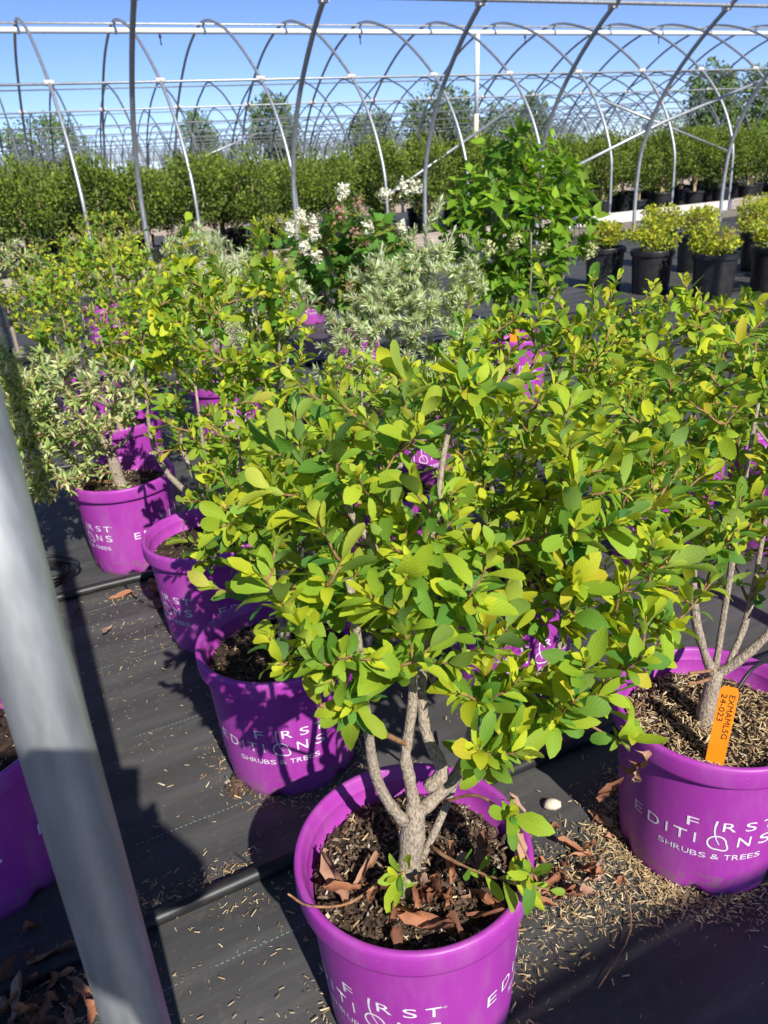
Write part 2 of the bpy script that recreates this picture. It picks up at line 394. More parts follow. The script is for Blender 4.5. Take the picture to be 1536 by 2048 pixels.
# ---------------------------------------------------------------- leaf shapes
def leaf_shape(kind='obovate', n=7, width=.5, fold=.25, curl=.25, tw=0.0, serr=.0, seed=0):
    """unit-length leaf; x across, y along, z = upper side. returns V, F, UV"""
    r = np.random.default_rng(seed)
    t = np.linspace(0, 1, n + 1)
    if kind == 'obovate': t = 1 - (1 - t) ** 1.35; w = t ** .95 * (1 - t) ** .52
    elif kind == 'pointed': t = 1 - (1 - t) ** 1.2; w = t ** .85 * (1 - t) ** .8 * (1 + .25 * t)
    elif kind == 'ovate': w = np.sin(np.pi * t ** .62) ** 1.0 * (1.05 - .35 * t)
    elif kind == 'lance': w = np.sin(np.pi * t ** .8) ** .9
    elif kind == 'linear': w = np.sin(np.pi * t ** .7) ** .6
    else: w = np.sin(np.pi * t) ** .8
    w = w / w.max() * width * .5
    pet = .07
    V = []; UV = []
    for i in range(n + 1):
        y = pet + (1 - pet) * t[i]
        ang = curl * (t[i] ** 1.6)
        z0 = -math.sin(ang) * y * .55 + .012 * math.sin(5 * t[i] + seed)
        yy = y * (1 - .18 * curl * t[i])
        s = 0.0
        if serr and .35 < t[i] < .97: s = serr * (1 if i % 2 else -1)
        tt = tw * (t[i] - .3)
        for sx in (-1, 0, 1):
            x = sx * max(w[i] + (s if sx else 0), 0.004)
            wob = .035 * math.sin(7 * t[i] + sx * 2 + seed * 1.7) * abs(sx) * width
            zz = z0 + abs(x) * fold + wob
            V.append((x * math.cos(tt) - (zz - z0) * math.sin(tt), yy, z0 + x * math.sin(tt) + (zz - z0) * math.cos(tt)))
            UV.append((.5 + .5 * sx * (w[i] / (width * .5) if width else 1) , t[i]))
    F = []
    for i in range(n):
        a = i * 3
        F.append((a, a + 1, a + 4, a + 3)); F.append((a + 1, a + 2, a + 5, a + 4))
    b = len(V); V += [(-.006, 0, 0), (.006, 0, 0)]; UV += [(.5, 0), (.5, 0)]
    F.append((b, b + 1, 2, 0))
    return np.array(V), np.array(F), np.array(UV)
def shapes(kind, **kw):
    k = kw.pop('k', 6); out = []
    for s in range(k):
        q = dict(kw); q['width'] = kw.get('width', .5) * (1 + .22 * math.sin(s * 2.3)); q['fold'] = kw.get('fold', .25) * (.5 + .9 * ((s * 37) % 10) / 10)
        q['curl'] = kw.get('curl', .3) * (.2 + 1.4 * ((s * 53) % 10) / 10) * (1 if s % 4 else -.5); q['tw'] = .5 * math.sin(s * 1.9); q['seed'] = s
        out.append(leaf_shape(kind, **q))
    return out
SH_PEARL_N = 12
SH_PEARL = shapes('obovate', n=8, width=.40, fold=.34, curl=.55, serr=.006, k=5) + shapes('pointed', n=8, width=.37, fold=.32, curl=.5, serr=.008, k=7)
SH_PEARL_LO = shapes('obovate', n=4, width=.52, fold=.28, curl=.45, k=6)
SH_VAR = shapes('lance', n=4, width=.25, fold=.2, curl=.5, k=6)
SH_WIL = shapes('linear', n=3, width=.14, fold=.15, curl=.5, k=5)
SH_HYD = shapes('ovate', n=5, width=.5, fold=.25, curl=.5, k=6)
SH_SMALL = shapes('obovate', n=2, width=.55, fold=.2, curl=.4, k=4)
def oak_shape(seed):
    V, F, UV = leaf_shape('ovate', n=8, width=.85, fold=.15, curl=.35, seed=seed)
    V = V.copy()
    for i in range(9):
        f = (1.0, .62, 1.15, .6, 1.0, .55, .85, .6, 1)[i]
        V[i * 3][0] *= f; V[i * 3 + 2][0] *= f
    return V, F, UV
SH_OAK = [oak_shape(s) for s in range(4)]

def norm(v): return v / (np.linalg.norm(v, axis=-1, keepdims=True) + 1e-12)
UPV = np.array([0, 0, 1.0]); TOSUN = -np.array(SUN_DIR)
class Leaves:
    """collected leaf placements in a plant's own coordinates"""
    def __init__(s): s.P = []; s.Mx = []; s.S = []; s.C = []; s.K = []
    def put(s, p, l, nrm, size, col, k):
        l = norm(l); nrm = norm(nrm - l * nrm.dot(l)); x = np.cross(l, nrm)
        s.P.append(p); s.Mx.append(np.stack([x, l, nrm], 1)); s.S.append(size); s.C.append(col); s.K.append(k)
    def joined(s, name, idx, shp, mat, parent):
        P = np.array(s.P); Mx = np.array(s.Mx); S = np.array(s.S); C = np.array(s.C); K = np.array(s.K) % len(shp)
        Vs, Fs, Us, Cs = [], [], [], []; off = 0; idx = np.asarray(idx, int)
        for k in range(len(shp)):
            ii = idx[K[idx] == k]
            if len(ii) == 0: continue
            V, F, U = shp[k]
            W = np.einsum('nij,vj->nvi', Mx[ii], V) * S[ii][:, None, None] + P[ii][:, None, :]
            nv = len(V)
            Vs.append(W.reshape(-1, 3)); Fs.append((F[None] + (np.arange(len(ii)) * nv)[:, None, None]).reshape(-1, 4) + off)
            Us.append(np.tile(U, (len(ii), 1))); Cs.append(np.repeat(C[ii], nv, axis=0)); off += nv * len(ii)
        if not Vs: return None
        me = to_mesh(name, np.vstack(Vs), np.vstack(Fs), np.vstack(Us), np.vstack(Cs))
        o = link(name, me, parent, mat); o['kind'] = 'stuff'; return o
LEAF_ME = {}
def single_meshes(key, shp, mat):
    if key not in LEAF_ME:
        L = []
        for V, F, U in shp:
            me = to_mesh('leaf_' + key, V, F, U); me.materials.append(mat); L.append(me)
        LEAF_ME[key] = L
    return LEAF_ME[key]
def emit_leaves(lv, root, loc, key, shp, n_single=300, mat_join=None, mat_obj=None):
    if not lv.P: return
    P = np.array(lv.P) + np.asarray(loc)[None]; d = np.linalg.norm(P - np.array([0, 0, CAM_H]), axis=1)
    order = np.argsort(-np.array(lv.S) / d); order = order.tolist()
    singles, rest = order[:n_single], order[n_single:]
    if singles:
        mes = single_meshes(key, shp, mat_obj or M['leaf_obj'])
        for i in singles:
            o = bpy.data.objects.new('leaf', mes[lv.K[i] % len(mes)]); COL.objects.link(o); o.parent = root
            m = Matrix.Identity(4); A3 = lv.Mx[i] * lv.S[i]
            for r_ in range(3):
                for c_ in range(3): m[r_][c_] = A3[r_][c_]
                m[r_][3] = lv.P[i][r_]
            o.matrix_basis = m; c = lv.C[i]; o.color = (c[0], c[1], c[2], 1)
    if rest: lv.joined('leaf_mass', rest, shp, mat_join or M['leaf_join'], root)

# ---------------------------------------------------------------- plant growth
def tube_part(name, mat, parent, polys, rads, sides=6):
    mb = MB()
    for P, r_ in zip(polys, rads): mb.tube(P, r_, sides)
    return mb.build(name, mat, parent)
class Plant:
    def __init__(s, seed): s.r = np.random.default_rng(seed); s.nodes = []; s.plen = []; s.twigs = []; s.trad = []; s.tips = []
    def add_main(s, P):
        P = np.asarray(P, float); L = 0
        for i in range(len(P)):
            if i: L += np.linalg.norm(P[i] - P[i - 1])
            s.nodes.append(P[i]); s.plen.append(L)
    def grow(s, attr, rad=.0016, curve=.25, up=.35, minz=.1):
        """attr: points to reach with leafy twigs, low ones first"""
        base = np.array(s.nodes[0]); attr = sorted(attr, key=lambda p: np.linalg.norm(p - base))
        for p in attr:
            N = np.array(s.nodes); d = p[None] - N; L = np.linalg.norm(d, axis=1) + 1e-6
            cost = L + .22 * np.array(s.plen) + np.where(d[:, 2] / L < .15, .10, 0) + np.where(d[:, 2] / L < -.2, .2, 0)
            i = int(np.argmin(cost)); q = N[i]; LL = L[i]
            c1 = q + (p - q) * .4 + np.array([0, 0, -up * LL * .18]) + s.r.normal(0, .05 * LL, 3)
            tt = np.linspace(0, 1, 6)[:, None]
            poly = (1 - tt) ** 2 * q + 2 * tt * (1 - tt) * c1 + tt ** 2 * p + s.r.normal(0, .0016, (6, 3)) * np.sin(np.pi * tt)
            r0 = rad * (1 + 2.2 * min(LL, .35) / .35)
            s.twigs.append(poly); s.trad.append(np.linspace(r0, rad * .55, 6)); s.tips.append(len(s.twigs) - 1)
            for k in (2, 3, 4): s.nodes.append(poly[k]); s.plen.append(s.plen[i] + LL * k / 5)
def ellips(r, n, c, rad, hollow=.35):
    v = norm(r.normal(0, 1, (n, 3))); rr = (hollow + (1 - hollow) * r.random(n)) ** .6
    return np.asarray(c) + v * rr[:, None] * np.asarray(rad)
def thin(P, dmin):
    out = []
    for p in P:
        if all(np.linalg.norm(p - q) > dmin for q in out): out.append(p)
    return out
def dress(lv, poly, r, n, leafy, size, el=(22, 68), colf=None, upb=.4, droop=0.0, pairs=False, nsh=12, tip=1.0):
    seg = np.linalg.norm(np.diff(poly, axis=0), axis=1); cum = np.r_[0, np.cumsum(seg)]; L = cum[-1]
    leafy = min(leafy, L * .95)
    az0 = r.random() * 6.28
    for k in range(n):
        f = k / max(1, n - 1); s = L - leafy * f ** .95
        p = np.array([np.interp(s, cum, poly[:, i]) for i in range(3)])
        j = min(len(seg) - 1, max(0, int(np.searchsorted(cum, s)) - 1)); D = norm(poly[j + 1] - poly[j])
        u = norm(np.cross(D, [.3, .2, .9])); v = np.cross(D, u)
        az = az0 + (R(137.5) * k if not pairs else (k % 2) * math.pi + (k // 2) * math.pi / 2) + r.normal(0, .25)
        rad = math.cos(az) * u + math.sin(az) * v
        e = R(el[0] + (el[1] - el[0]) * f ** .7 + r.normal(0, 9))
        l = D * math.cos(e) + rad * math.sin(e); l = l + np.array([0, 0, -droop * f])
        nr = norm(D - l * D.dot(l)) + upb * UPV + .25 * TOSUN + r.normal(0, .22, 3)
        sz = (size[0] + (size[1] - size[0]) * r.random() ** 1.9) * (.62 + .38 * min(1, f * 3)) * (1 - .25 * max(0, f - .7) / .3)
        lv.put(p, l, nr, sz * tip, colf(r, f), int(r.integers(nsh)))
def mixc(a, b, t): return np.asarray(a) * (1 - t) + np.asarray(b) * t
YOUNG, MID, OLD = np.array([.53, .58, .036]), np.array([.31, .45, .036]), np.array([.12, .27, .036])
def col_pearl(r, f):
    t = min(1, max(0, f * .95 + r.normal(.02, .28)))
    c = mixc(YOUNG, MID, t * 2) if t < .5 else mixc(MID, OLD, t * 2 - 1)
    q = r.random()
    if q < .03: c = np.array([.55, .50, .045])
    elif q < .16: c = c * np.array([.55, .75, 1.3])
    return c * r.uniform(.85, 1.15)
def col_var(r, f):
    q = r.random()
    c = np.array([.60, .62, .32]) if q < .22 else (np.array([.40, .50, .16]) if q < .66 else np.array([.18, .28, .07]))
    if r.random() < .06: c = np.array([.5, .42, .22])
    return c * r.uniform(.85, 1.12)
def col_wil(r, f):
    q = r.random()
    c = np.array([.60, .65, .42]) if q < .38 else (np.array([.44, .54, .25]) if q < .78 else np.array([.32, .44, .12]))
    return c * r.uniform(.85, 1.15)
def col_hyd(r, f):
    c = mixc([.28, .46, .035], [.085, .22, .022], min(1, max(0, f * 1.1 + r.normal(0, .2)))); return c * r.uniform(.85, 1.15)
def col_oak(r, f):
    q = r.random()
    c = np.array([.12, .28, .04]) if q < .68 else (np.array([.30, .36, .07]) if q < .9 else np.array([.28, .15, .10])); return c * r.uniform(.8, 1.15)
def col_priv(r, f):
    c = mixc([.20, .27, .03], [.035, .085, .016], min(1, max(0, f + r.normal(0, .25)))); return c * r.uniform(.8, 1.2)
def col_spir(r, f):
    q = r.random()
    c = np.array([.50, .52, .035]) if q < .5 else (np.array([.33, .44, .04]) if q < .93 else np.array([.46, .30, .04])); return c * r.uniform(.8, 1.15)

# ---------------------------------------------------------------- pots
PR = .15; PH = .28
def pot_meshes():
    wall = MB(); seg = 72
    prof = [(.1185, 0), (.1225, .004), (.1245, .02), (.1285, .08), (.1325, .15), (.137, .225), (.1385, .2445)]
    wall.lathe(prof, seg)
    # drainage scallops around the foot
    for i in range(3):
        for k in range(seg):
            q = k % 12
            if q in (0, 1, 11):
                x, y, z = wall.V[i * seg + k]; wall.V[i * seg + k] = (x * (.965 if q == 0 else .985), y * (.965 if q == 0 else .985), z + (.018 if q == 0 else .012) * (1 - i * .35))
    inner = MB(); inner.lathe([(.1345, .262), (.1335, .2345), (.1300, .232), (.1265, .15), (.119, .012), (.001, .012)], seg)
    wall.add(inner.V, [f[::-1] for f in inner.F][::-1])
    for i in range(len(wall.F)): pass
    w = wall.mesh('pot')
    rim = MB(); rim.lathe([(.1383, .2445), (.1470, .2435), (.1492, .2452), (.1500, .2490), (.1502, .272), (.1494, .2772), (.1470, .2800), (.1425, .2798), (.1400, .2770), (.1388, .2700), (.1345, .262)], 96)
    return w, rim.mesh('rim')
POT_ME, RIM_ME = pot_meshes(); POT_ME.materials.append(M['pot']); RIM_ME.materials.append(M['pot'])
BLK_ME = POT_ME.copy(); BLK_ME.materials.clear(); BLK_ME.materials.append(M['black_pot'])
BRIM_ME = RIM_ME.copy(); BRIM_ME.materials.clear(); BRIM_ME.materials.append(M['black_pot'])
def glyph(txt):
    cu = bpy.data.curves.new('g', 'FONT'); cu.body = txt; cu.size = 1; cu.fill_mode = 'FRONT'; cu.resolution_u = 4
    o = bpy.data.objects.new('g', cu); COL.objects.link(o)
    dg = bpy.context.evaluated_depsgraph_get(); me = o.evaluated_get(dg).to_mesh()
    V = np.array([v.co[:] for v in me.vertices]); F = [tuple(p.vertices) for p in me.polygons]
    o.evaluated_get(dg).to_mesh_clear(); bpy.data.objects.remove(o); bpy.data.curves.remove(cu)
    V = V[:, :2]; mn, mx = V.min(0), V.max(0); return (V - mn) / (mx - mn), F
def stroke(P, w):
    P = np.asarray(P, float); T = norm(np.gradient(P, axis=0)); Nn = np.stack([-T[:, 1], T[:, 0]], 1)
    w = np.full(len(P), w) if np.isscalar(w) else np.asarray(w)
    V = np.vstack([P + Nn * w[:, None] / 2, P - Nn * w[:, None] / 2]); n = len(P)
    return V, [(i, i + n, i + n + 1, i + 1) for i in range(n - 1)]
def lettering_mesh():
    SP = R(96) * .135; u = lambda x: (x - .5) * SP
    parts = []
    def put(ch, x0, x1, z0, z1):
        V, F = glyph(ch); parts.append((np.c_[u(x0) + V[:, 0] * (u(x1) - u(x0)), z0 + V[:, 1] * (z1 - z0)], F))
    zE, hE = .118, .0200
    for ch, x0, x1 in (('E', 0, .075), ('D', .125, .215), ('I', .262, .276), ('T', .315, .405), ('I', .448, .462), ('N', .725, .815), ('S', .875, .965)): put(ch, x0, x1, zE, zE + hE)
    zF, hF = .150, .0175
    for ch, x0, x1 in (('F', .395, .468), ('R', .615, .700), ('S', .760, .835), ('T', .880, .968)): put(ch, x0, x1, zF, zF + hF)
    put('\u00ae', .975, .995, zF + hF - .004, zF + hF)
    x = .215
    for ch, w in (('S', .056), ('H', .056), ('R', .056), ('U', .054), ('B', .054), ('S', .056), (' ', .022), ('&', .064), (' ', .022), ('T', .054), ('R', .056), ('E', .05), ('E', .05), ('S', .056)):
        if ch != ' ': put(ch, x, x + w * .84, .0905, .1010)
        x += w
    # leaf-shaped O with a stem that is the I of the upper word
    cx, cz = u(.593), zE + .0075
    t = np.linspace(0, 1, 41); th = 2.15 + t * 2 * math.pi
    rr = .0135 + .0075 * np.exp(-((np.angle(np.exp(1j * (th - (-.72)))) / .42) ** 2))
    Q = np.c_[cx + rr * np.cos(th) * .98, cz + rr * np.sin(th)]
    parts.append(stroke(Q, .0026))
    s = np.linspace(0, 1, 16); st = np.c_[cx - .0035 - .0045 * np.sin(s * 2.3) + .011 * s ** 2, zF + hF + .002 - s * (.0480)]
    parts.append(stroke(st, np.linspace(.0034, .0012, 16)))
    V3, F3 = [], []
    for rep in range(1):
        for V, F in parts:
            n = len(V3)
            for (sx, z) in V:
                rad = .1185 + .0040 + (z / .2445) * (.1385 - .1235) + .0013
                rad = np.interp(z, [.02, .08, .15, .225], [.1245, .1285, .1325, .137]) + .0007
                q = sx / .135 + rep * 2 * math.pi / 3
                V3.append((rad * math.cos(q), rad * math.sin(q), z))
            F3 += [tuple(i + n for i in f) for f in F]
    me = to_mesh('lettering', V3, F3, smooth=False); me.materials.append(M['print']); return me
LET_ME = lettering_mesh()
def soil_mesh(seed, z=.236, rad=.128):
    r = np.random.default_rng(seed); V = []; F = []; nr, ns = 9, 36
    V.append((0, 0, z + .006))
    for i in range(1, nr + 1):
        for k in range(ns):
            q = 2 * math.pi * k / ns; rr = rad * i / nr
            V.append((rr * math.cos(q), rr * math.sin(q), z + .006 * (1 - (i / nr) ** 2) + (r.normal(0, .0022) if i < nr else 0)))
    for k in range(ns): F.append((0, 1 + k, 1 + (k + 1) % ns))
    for i in range(nr - 1):
        for k in range(ns):
            a = 1 + i * ns + k; b_ = 1 + i * ns + (k + 1) % ns; F.append((a, a + ns, b_ + ns, b_))
    return to_mesh('soil', V, F)
def bits_mesh(name, pts, size, r, flat=.35, lng=1.6):
    """many little irregular six-sided chips"""
    n = len(pts); base = np.array([(-1, -.6, -.5), (1, -.5, -.6), (1.1, .6, -.4), (-.9, .6, -.6), (-.7, -.4, .5), (.8, -.4, .6), (.7, .45, .5), (-.8, .4, .4)])
    F0 = np.array([(0, 3, 2, 1), (4, 5, 6, 7), (0, 1, 5, 4), (1, 2, 6, 5), (2, 3, 7, 6), (3, 0, 4, 7)])
    sz = np.clip(r.lognormal(0, .45, n), .3, 2.6)[:, None, None] * size
    V = base[None] * (1 + r.normal(0, .2, (n, 8, 3))) * np.array([lng, 1, flat])[None, None]
    a = r.random(n) * 6.28; p = r.normal(0, .35, n); ca, sa, cp, sp = np.cos(a), np.sin(a), np.cos(p), np.sin(p)
    X, Y, Z = V[..., 0], V[..., 1], V[..., 2]
    X2 = X * cp[:, None] - Z * sp[:, None]; Z2 = X * sp[:, None] + Z * cp[:, None]
    V = np.stack([X2 * ca[:, None] - Y * sa[:, None], X2 * sa[:, None] + Y * ca[:, None], Z2], -1) * sz * .5 + np.asarray(pts)[:, None, :]
    return to_mesh(name, V.reshape(-1, 3), (F0[None] + (np.arange(n) * 8)[:, None, None]).reshape(-1, 4), smooth=False)
def add_pot(root, seed, text_deg=None, black=False, chips=0, husks=0, scale=1.0, zs=1.0):
    p = link('pot', BLK_ME if black else POT_ME, root); link('rim', BRIM_ME if black else RIM_ME, p)
    if scale != 1.0: p.scale = (scale, scale, scale * zs)
    r = np.random.default_rng(seed)
    p.rotation_euler = (0, 0, float(r.random() * 6.28))
    if text_deg is not None and not black:
        l = root.location; fc = math.atan2(-l[1], -l[0]); p.rotation_euler = (0, 0, fc + R(text_deg))
        for k in range(3): link('lettering', LET_ME, p).rotation_euler = (0, 0, k * 2 * math.pi / 3)
    s = link('soil', soil_mesh(seed), root, M['soil'])
    if scale != 1.0: s.scale = (scale, scale, scale * zs)
    if chips:
        rr = .125 * np.sqrt(r.random(chips)); q = r.random(chips) * 6.28
        c = link('soil_chips', bits_mesh('soil_chips', np.c_[rr * np.cos(q), rr * np.sin(q), .2425 + .004 * (1 - (rr / .128) ** 2) + r.normal(0, .001, chips)], .0033, r), s, M['chip']); c['kind'] = 'stuff'
    if husks:
        rr = .124 * np.sqrt(r.random(husks)); q = r.random(husks) * 6.28
        c = link('husks', bits_mesh('husks', np.c_[rr * np.cos(q), rr * np.sin(q), .2445 + .004 * (1 - (rr / .128) ** 2) + r.normal(0, .001, husks)], .0017, r, .5, 3.4), s, M['husk']); c['kind'] = 'stuff'
    return p
# ---------------------------------------------------------------- potted shrubs
BASE0 = np.array([.0087, .722])
def grid(i, j): return BASE0 + i * .53 * AX + j * .545 * BX
def build_shrub(name, label, loc, seed, mains, ell, ntw, kind, rads=None, text=None, chips=0, husks=0, single=300, spikes=(), black=False, nl=9, leafy=.12, size=(.03, .05),
                dmin=.04, cat='potted shrub', group='potted shrubs on the ground fabric', bare=(), scale=1.0, zs=1.0, el=(14, 62), minz=.27, twr=.0016):
    t = empty(name, (float(loc[0]), float(loc[1]), 0)); tag(t, label, cat, group)
    add_pot(t, seed, text, black, chips, husks, scale, zs)
    L3 = np.array([loc[0], loc[1], 0.0])
    pl = Plant(seed)
    # mains: list of (radius list or (r0, r1), points in world space); the first is the trunk
    for n_, (rr, P) in enumerate(mains):
        P = smooth_poly(np.asarray(P, float) - L3, 4)
        rad = np.interp(np.linspace(0, 1, len(P)), np.linspace(0, 1, len(rr)), rr)
        rad = rad * (1 + pl.r.normal(0, .085, len(rad))) * (.95 if n_ == 0 else .84)
        tube_part('trunk' if n_ == 0 else 'branch', M['bark'] if max(rr) > .0045 else M['twig'], t, [P], [rad], 10 if n_ == 0 else 8)
        if n_ not in bare: pl.add_main(P)
    att = []
    tot = sum(e[2] for e in ell)
    for c, rad, w in ell:
        att += list(ellips(pl.r, int(ntw * 3 * w / tot), np.asarray(c) - L3, rad))
    pl.r.shuffle(att); att = thin(att, dmin)[:ntw]
    att = [p for p in att if p[2] > minz or math.hypot(p[0], p[1]) > .15]
    for p in spikes:
        p = np.asarray(p, float) - L3; att.append(p)
        if kind == 'pearl' and p[2] > .75: att += [p + np.array([pl.r.normal(0, .018), pl.r.normal(0, .018), -.035]), p + np.array([pl.r.normal(0, .028), pl.r.normal(0, .028), -.075])]
    pl.grow(att, rad=twr)
    tw = tube_part('twigs', M['twig'], t, pl.twigs, pl.trad, 4); tw['kind'] = 'stuff'
    lv = Leaves()
    if kind == 'pearl': shp, cf, key, mj, mo = SH_PEARL, col_pearl, 'pearl', M['leaf_join'], None
    elif kind == 'var': shp, cf, key, mj, mo = SH_VAR, col_var, 'var', M['leaf_silver'], None
    elif kind == 'wil': shp, cf, key, mj, mo = SH_WIL, col_wil, 'wil', M['leaf_silver'], None
    elif kind == 'hyd': shp, cf, key, mj, mo = SH_HYD, col_hyd, 'hyd', M['leaf_join'], None
    elif kind == 'oak': shp, cf, key, mj, mo = SH_OAK, col_oak, 'oak', M['leaf_join'], None
    for poly in pl.twigs:
        n = max(3, int(nl * pl.r.uniform(.75, 1.3)))
        dress(lv, poly, pl.r, n, leafy * pl.r.uniform(.7, 1.2), size, el, cf, upb=.4, droop=.25 if kind == 'hyd' else .05, pairs=(kind == 'hyd'), nsh=len(shp))
    emit_leaves(lv, t, L3, key, shp, single, mj, mo)
    return t, pl, lv
def fan(loc, r, n=5, z0=.30, top=.62, spread=.12, lean=(0, 0), r0=.0085, r1=.0028, tr=.013):
    x, y = loc
    out = [((tr * 1.15, tr * .95, tr * .9), [(x, y, .225), (x + lean[0] * .2, y + lean[1] * .2, .26), (x + lean[0] * .3, y + lean[1] * .3, z0)])]
    a0 = r.random() * 6.28
    for k in range(n):
        q = a0 + k * 6.28 / n + r.normal(0, .25); s = spread * r.uniform(.5, 1.15); h = top * r.uniform(.85, 1.1)
        p0 = np.array(out[0][1][-1]); p0[2] -= r.uniform(0, .03)
        p2 = np.array([x + lean[0] + s * math.cos(q), y + lean[1] + s * math.sin(q), h])
        p1 = p0 * .55 + p2 * .45 + np.array([.35 * s * math.cos(q), .35 * s * math.sin(q), -.02]) + r.normal(0, .012, 3)
        out.append(((r0, (r0 + r1) / 2, r1), [p0, p1, p2]))
    return out
# --- the front shrub, branch by branch
front_mains = [
    ((.0215, .0165, .0150, .0145), [(-.004, .690, .225), (.001, .695, .262), (.007, .700, .305), (.016, .711, .360)]),
    ((.0092, .0082, .0062, .005), [(.000, .694, .350), (-.018, .689, .390), (-.030, .685, .440), (-.033, .680, .522), (-.034, .680, .594), (-.040, .700, .680)]),
    ((.0105, .0088, .007, .0062), [(.014, .712, .352), (.009, .717, .400), (.007, .720, .430), (.019, .730, .499), (.020, .740, .561), (.031, .740, .640)]),
    ((.0100, .0088, .0072, .0052, .0035), [(.030, .722, .372), (.050, .729, .392), (.034, .739, .438), (.030, .750, .497), (.037, .760, .573), (.002, .770, .649), (-.042, .790, .723), (-.065, .800, .785)]),
    ((.0110, .009, .0065, .0045, .003), [(.020, .713, .345), (.060, .730, .372), (.083, .750, .391), (.134, .780, .451), (.196, .800, .491), (.251, .850, .594), (.290, .880, .693)]),
    ((.0062, .0056, .0045, .003), [(.018, .700, .278), (.059, .738, .342), (.092, .790, .400), (.147, .880, .520), (.190, .960, .695)]),
    ((.0052, .0042, .003), [(.037, .760, .573), (.060, .850, .662), (.086, .900, .770), (.130, .950, .822)]),
    ((.0036, .0030, .0026), [(.012, .722, .440), (-.012, .697, .478), (-.030, .680, .508), (-.056, .668, .528), (-.079, .660, .556)]),
    ((.0028, .0024, .0018), [(.021, .730, .545), (-.026, .690, .575), (-.065, .660, .601)]),
    ((.0026, .0020, .0014), [(.134, .780, .451), (.206, .735, .455), (.266, .705, .430)]),
    ((.0026, .0018, .0012), [(.050, .722, .350), (.085, .690, .388), (.109, .660, .392), (.126, .620, .380), (.139, .600, .350)]),
    ((.0040, .0030, .0024), [(.070, .742, .385), (.092, .735, .400), (.118, .720, .412)]),
    ((.0026, .0018, .0013), [(-.02, .692, .27), (-.07, .66, .262), (-.115, .64, .285), (-.135, .625, .325)]),
]
front_ell = [((.095, .85, .735), (.27, .19, .130), 4.4), ((-.10, .78, .70), (.11, .12, .10), 1.2), ((.265, .85, .645), (.16, .15, .14), 2.5),
             ((.185, .75, .545), (.15, .10, .085), 2.2), ((-.060, .69, .62), (.10, .08, .075), 1.1), ((.10, .70, .475), (.06, .06, .045), .35), ((.02, .72, .66), (.10, .10, .08), .6)]
front, _, _ = build_shrub('potted_shrub', 'lime green leafy shrub in the frontmost purple pot with dry brown leaves on its soil', BASE0, 5, front_mains, front_ell, 275, 'pearl', text=-35, chips=2200, husks=160,
    spikes=[(.262, .70, .452), (.130, .592, .368), (.152, .600, .335), (.118, .64, .405), (-.085, .665, .60), (.035, .735, .665), (-.012, .675, .285)], bare=(7, 12), nl=13, leafy=.115, size=(.020, .058), dmin=.030, single=300)
# --- its neighbours
def rr_(s): return np.random.default_rng(s)
p3 = np.array([.487, .960])
p3_m = [((.0175, .0145, .0135), [(.475, .955, .225), (.478, .960, .275), (.485, .965, .335)]),
        ((.0095, .0075, .004), [(.482, .964, .325), (.455, .955, .385), (.435, .955, .46), (.42, .96, .62)]),
        ((.0100, .0075, .004), [(.486, .965, .325), (.520, .955, .365), (.560, .955, .425), (.62, .97, .60)]),
        ((.0065, .0055, .003), [(.484, .966, .33), (.490, .975, .42), (.50, .99, .62), (.52, 1.02, .76)]),
        ((.0065, .0055, .003), [(.50, .96, .345), (.535, .99, .43), (.56, 1.03, .66)]),
        ((.0034, .003, .0028), [(.478, .958, .34), (.452, .94, .352), (.428, .928, .36)]),
        ((.0034, .003, .0028), [(.476, .958, .325), (.452, .95, .325), (.436, .945, .33)])]
build_shrub('potted_shrub', 'lime green shrub in the purple pot that holds the orange plant tag', p3, 21, p3_m, [((.50, .99, .72), (.22, .2, .13), 3), ((.40, .99, .56), (.10, .1, .07), .8), ((.60, 1.0, .6), (.16, .16, .12), 1.2), ((.55, 1.05, .50), (.16, .1, .07), .8)], 180, 'pearl', text=4, chips=1200, husks=1800, bare=(5, 6), dmin=.034,
    spikes=[(.646, 1.3, .80), (.60, 1.1, .83), (.50, 1.05, .81), (.43, .98, .79)], size=(.018, .050), nl=11)
q = np.array([-.211, 1.225])
build_shrub('potted_shrub', 'green shrub in the purple pot behind and left of the frontmost pot', q, 33, fan(q, rr_(1), 6, .30, .66, .12, (.05, .02)), [((-.135, 1.21, .63), (.17, .16, .14), 3), ((-.10, 1.16, .50), (.13, .12, .10), 1.2), ((-.25, 1.20, .52), (.1, .1, .1), .4)], 180, 'pearl', text=-18, dmin=.029, chips=700, husks=120, size=(.018, .050), nl=11,
    spikes=[(-.30, 1.17, .50), (-.235, 1.1, .52)])
q = np.array([-.43, 1.70])
build_shrub('potted_shrub', 'green shrub with two tall upright shoots, third purple pot in line behind the front pot', q, 47, fan(q, rr_(2), 7, .32, .72, .15, (.11, .0), r0=.010), [((-.31, 1.70, .755), (.20, .18, .15), 3), ((-.34, 1.64, .57), (.17, .15, .12), 1.2)], 220, 'pearl', dmin=.029, text=48, husks=80, size=(.018, .050), nl=11,
    spikes=[(-.366, 1.72, .965), (-.222, 1.72, .955), (-.375, 1.71, .93), (-.355, 1.72, .90), (-.215, 1.72, .92), (-.235, 1.72, .89), (-.397, 1.70, .895), (-.202, 1.70, .885), (-.429, 1.65, .83), (-.30, 1.70, .86)])
q = grid(1, 1)
build_shrub('potted_shrub', 'green shrub in the purple pot half hidden straight behind the front shrub', q, 51, fan(q, rr_(3), 6, .30, .62, .14), [((.31, 1.45, .66), (.22, .2, .15), 3), ((.26, 1.38, .50), (.18, .16, .1), 1)], 210, 'pearl', dmin=.029, text=20, husks=60, size=(.018, .050), nl=11,
    spikes=[(.18, 1.40, .835), (.307, 1.45, .865), (.411, 1.48, .845), (.28, 1.46, .81)])
q = np.array([.76, 1.95])
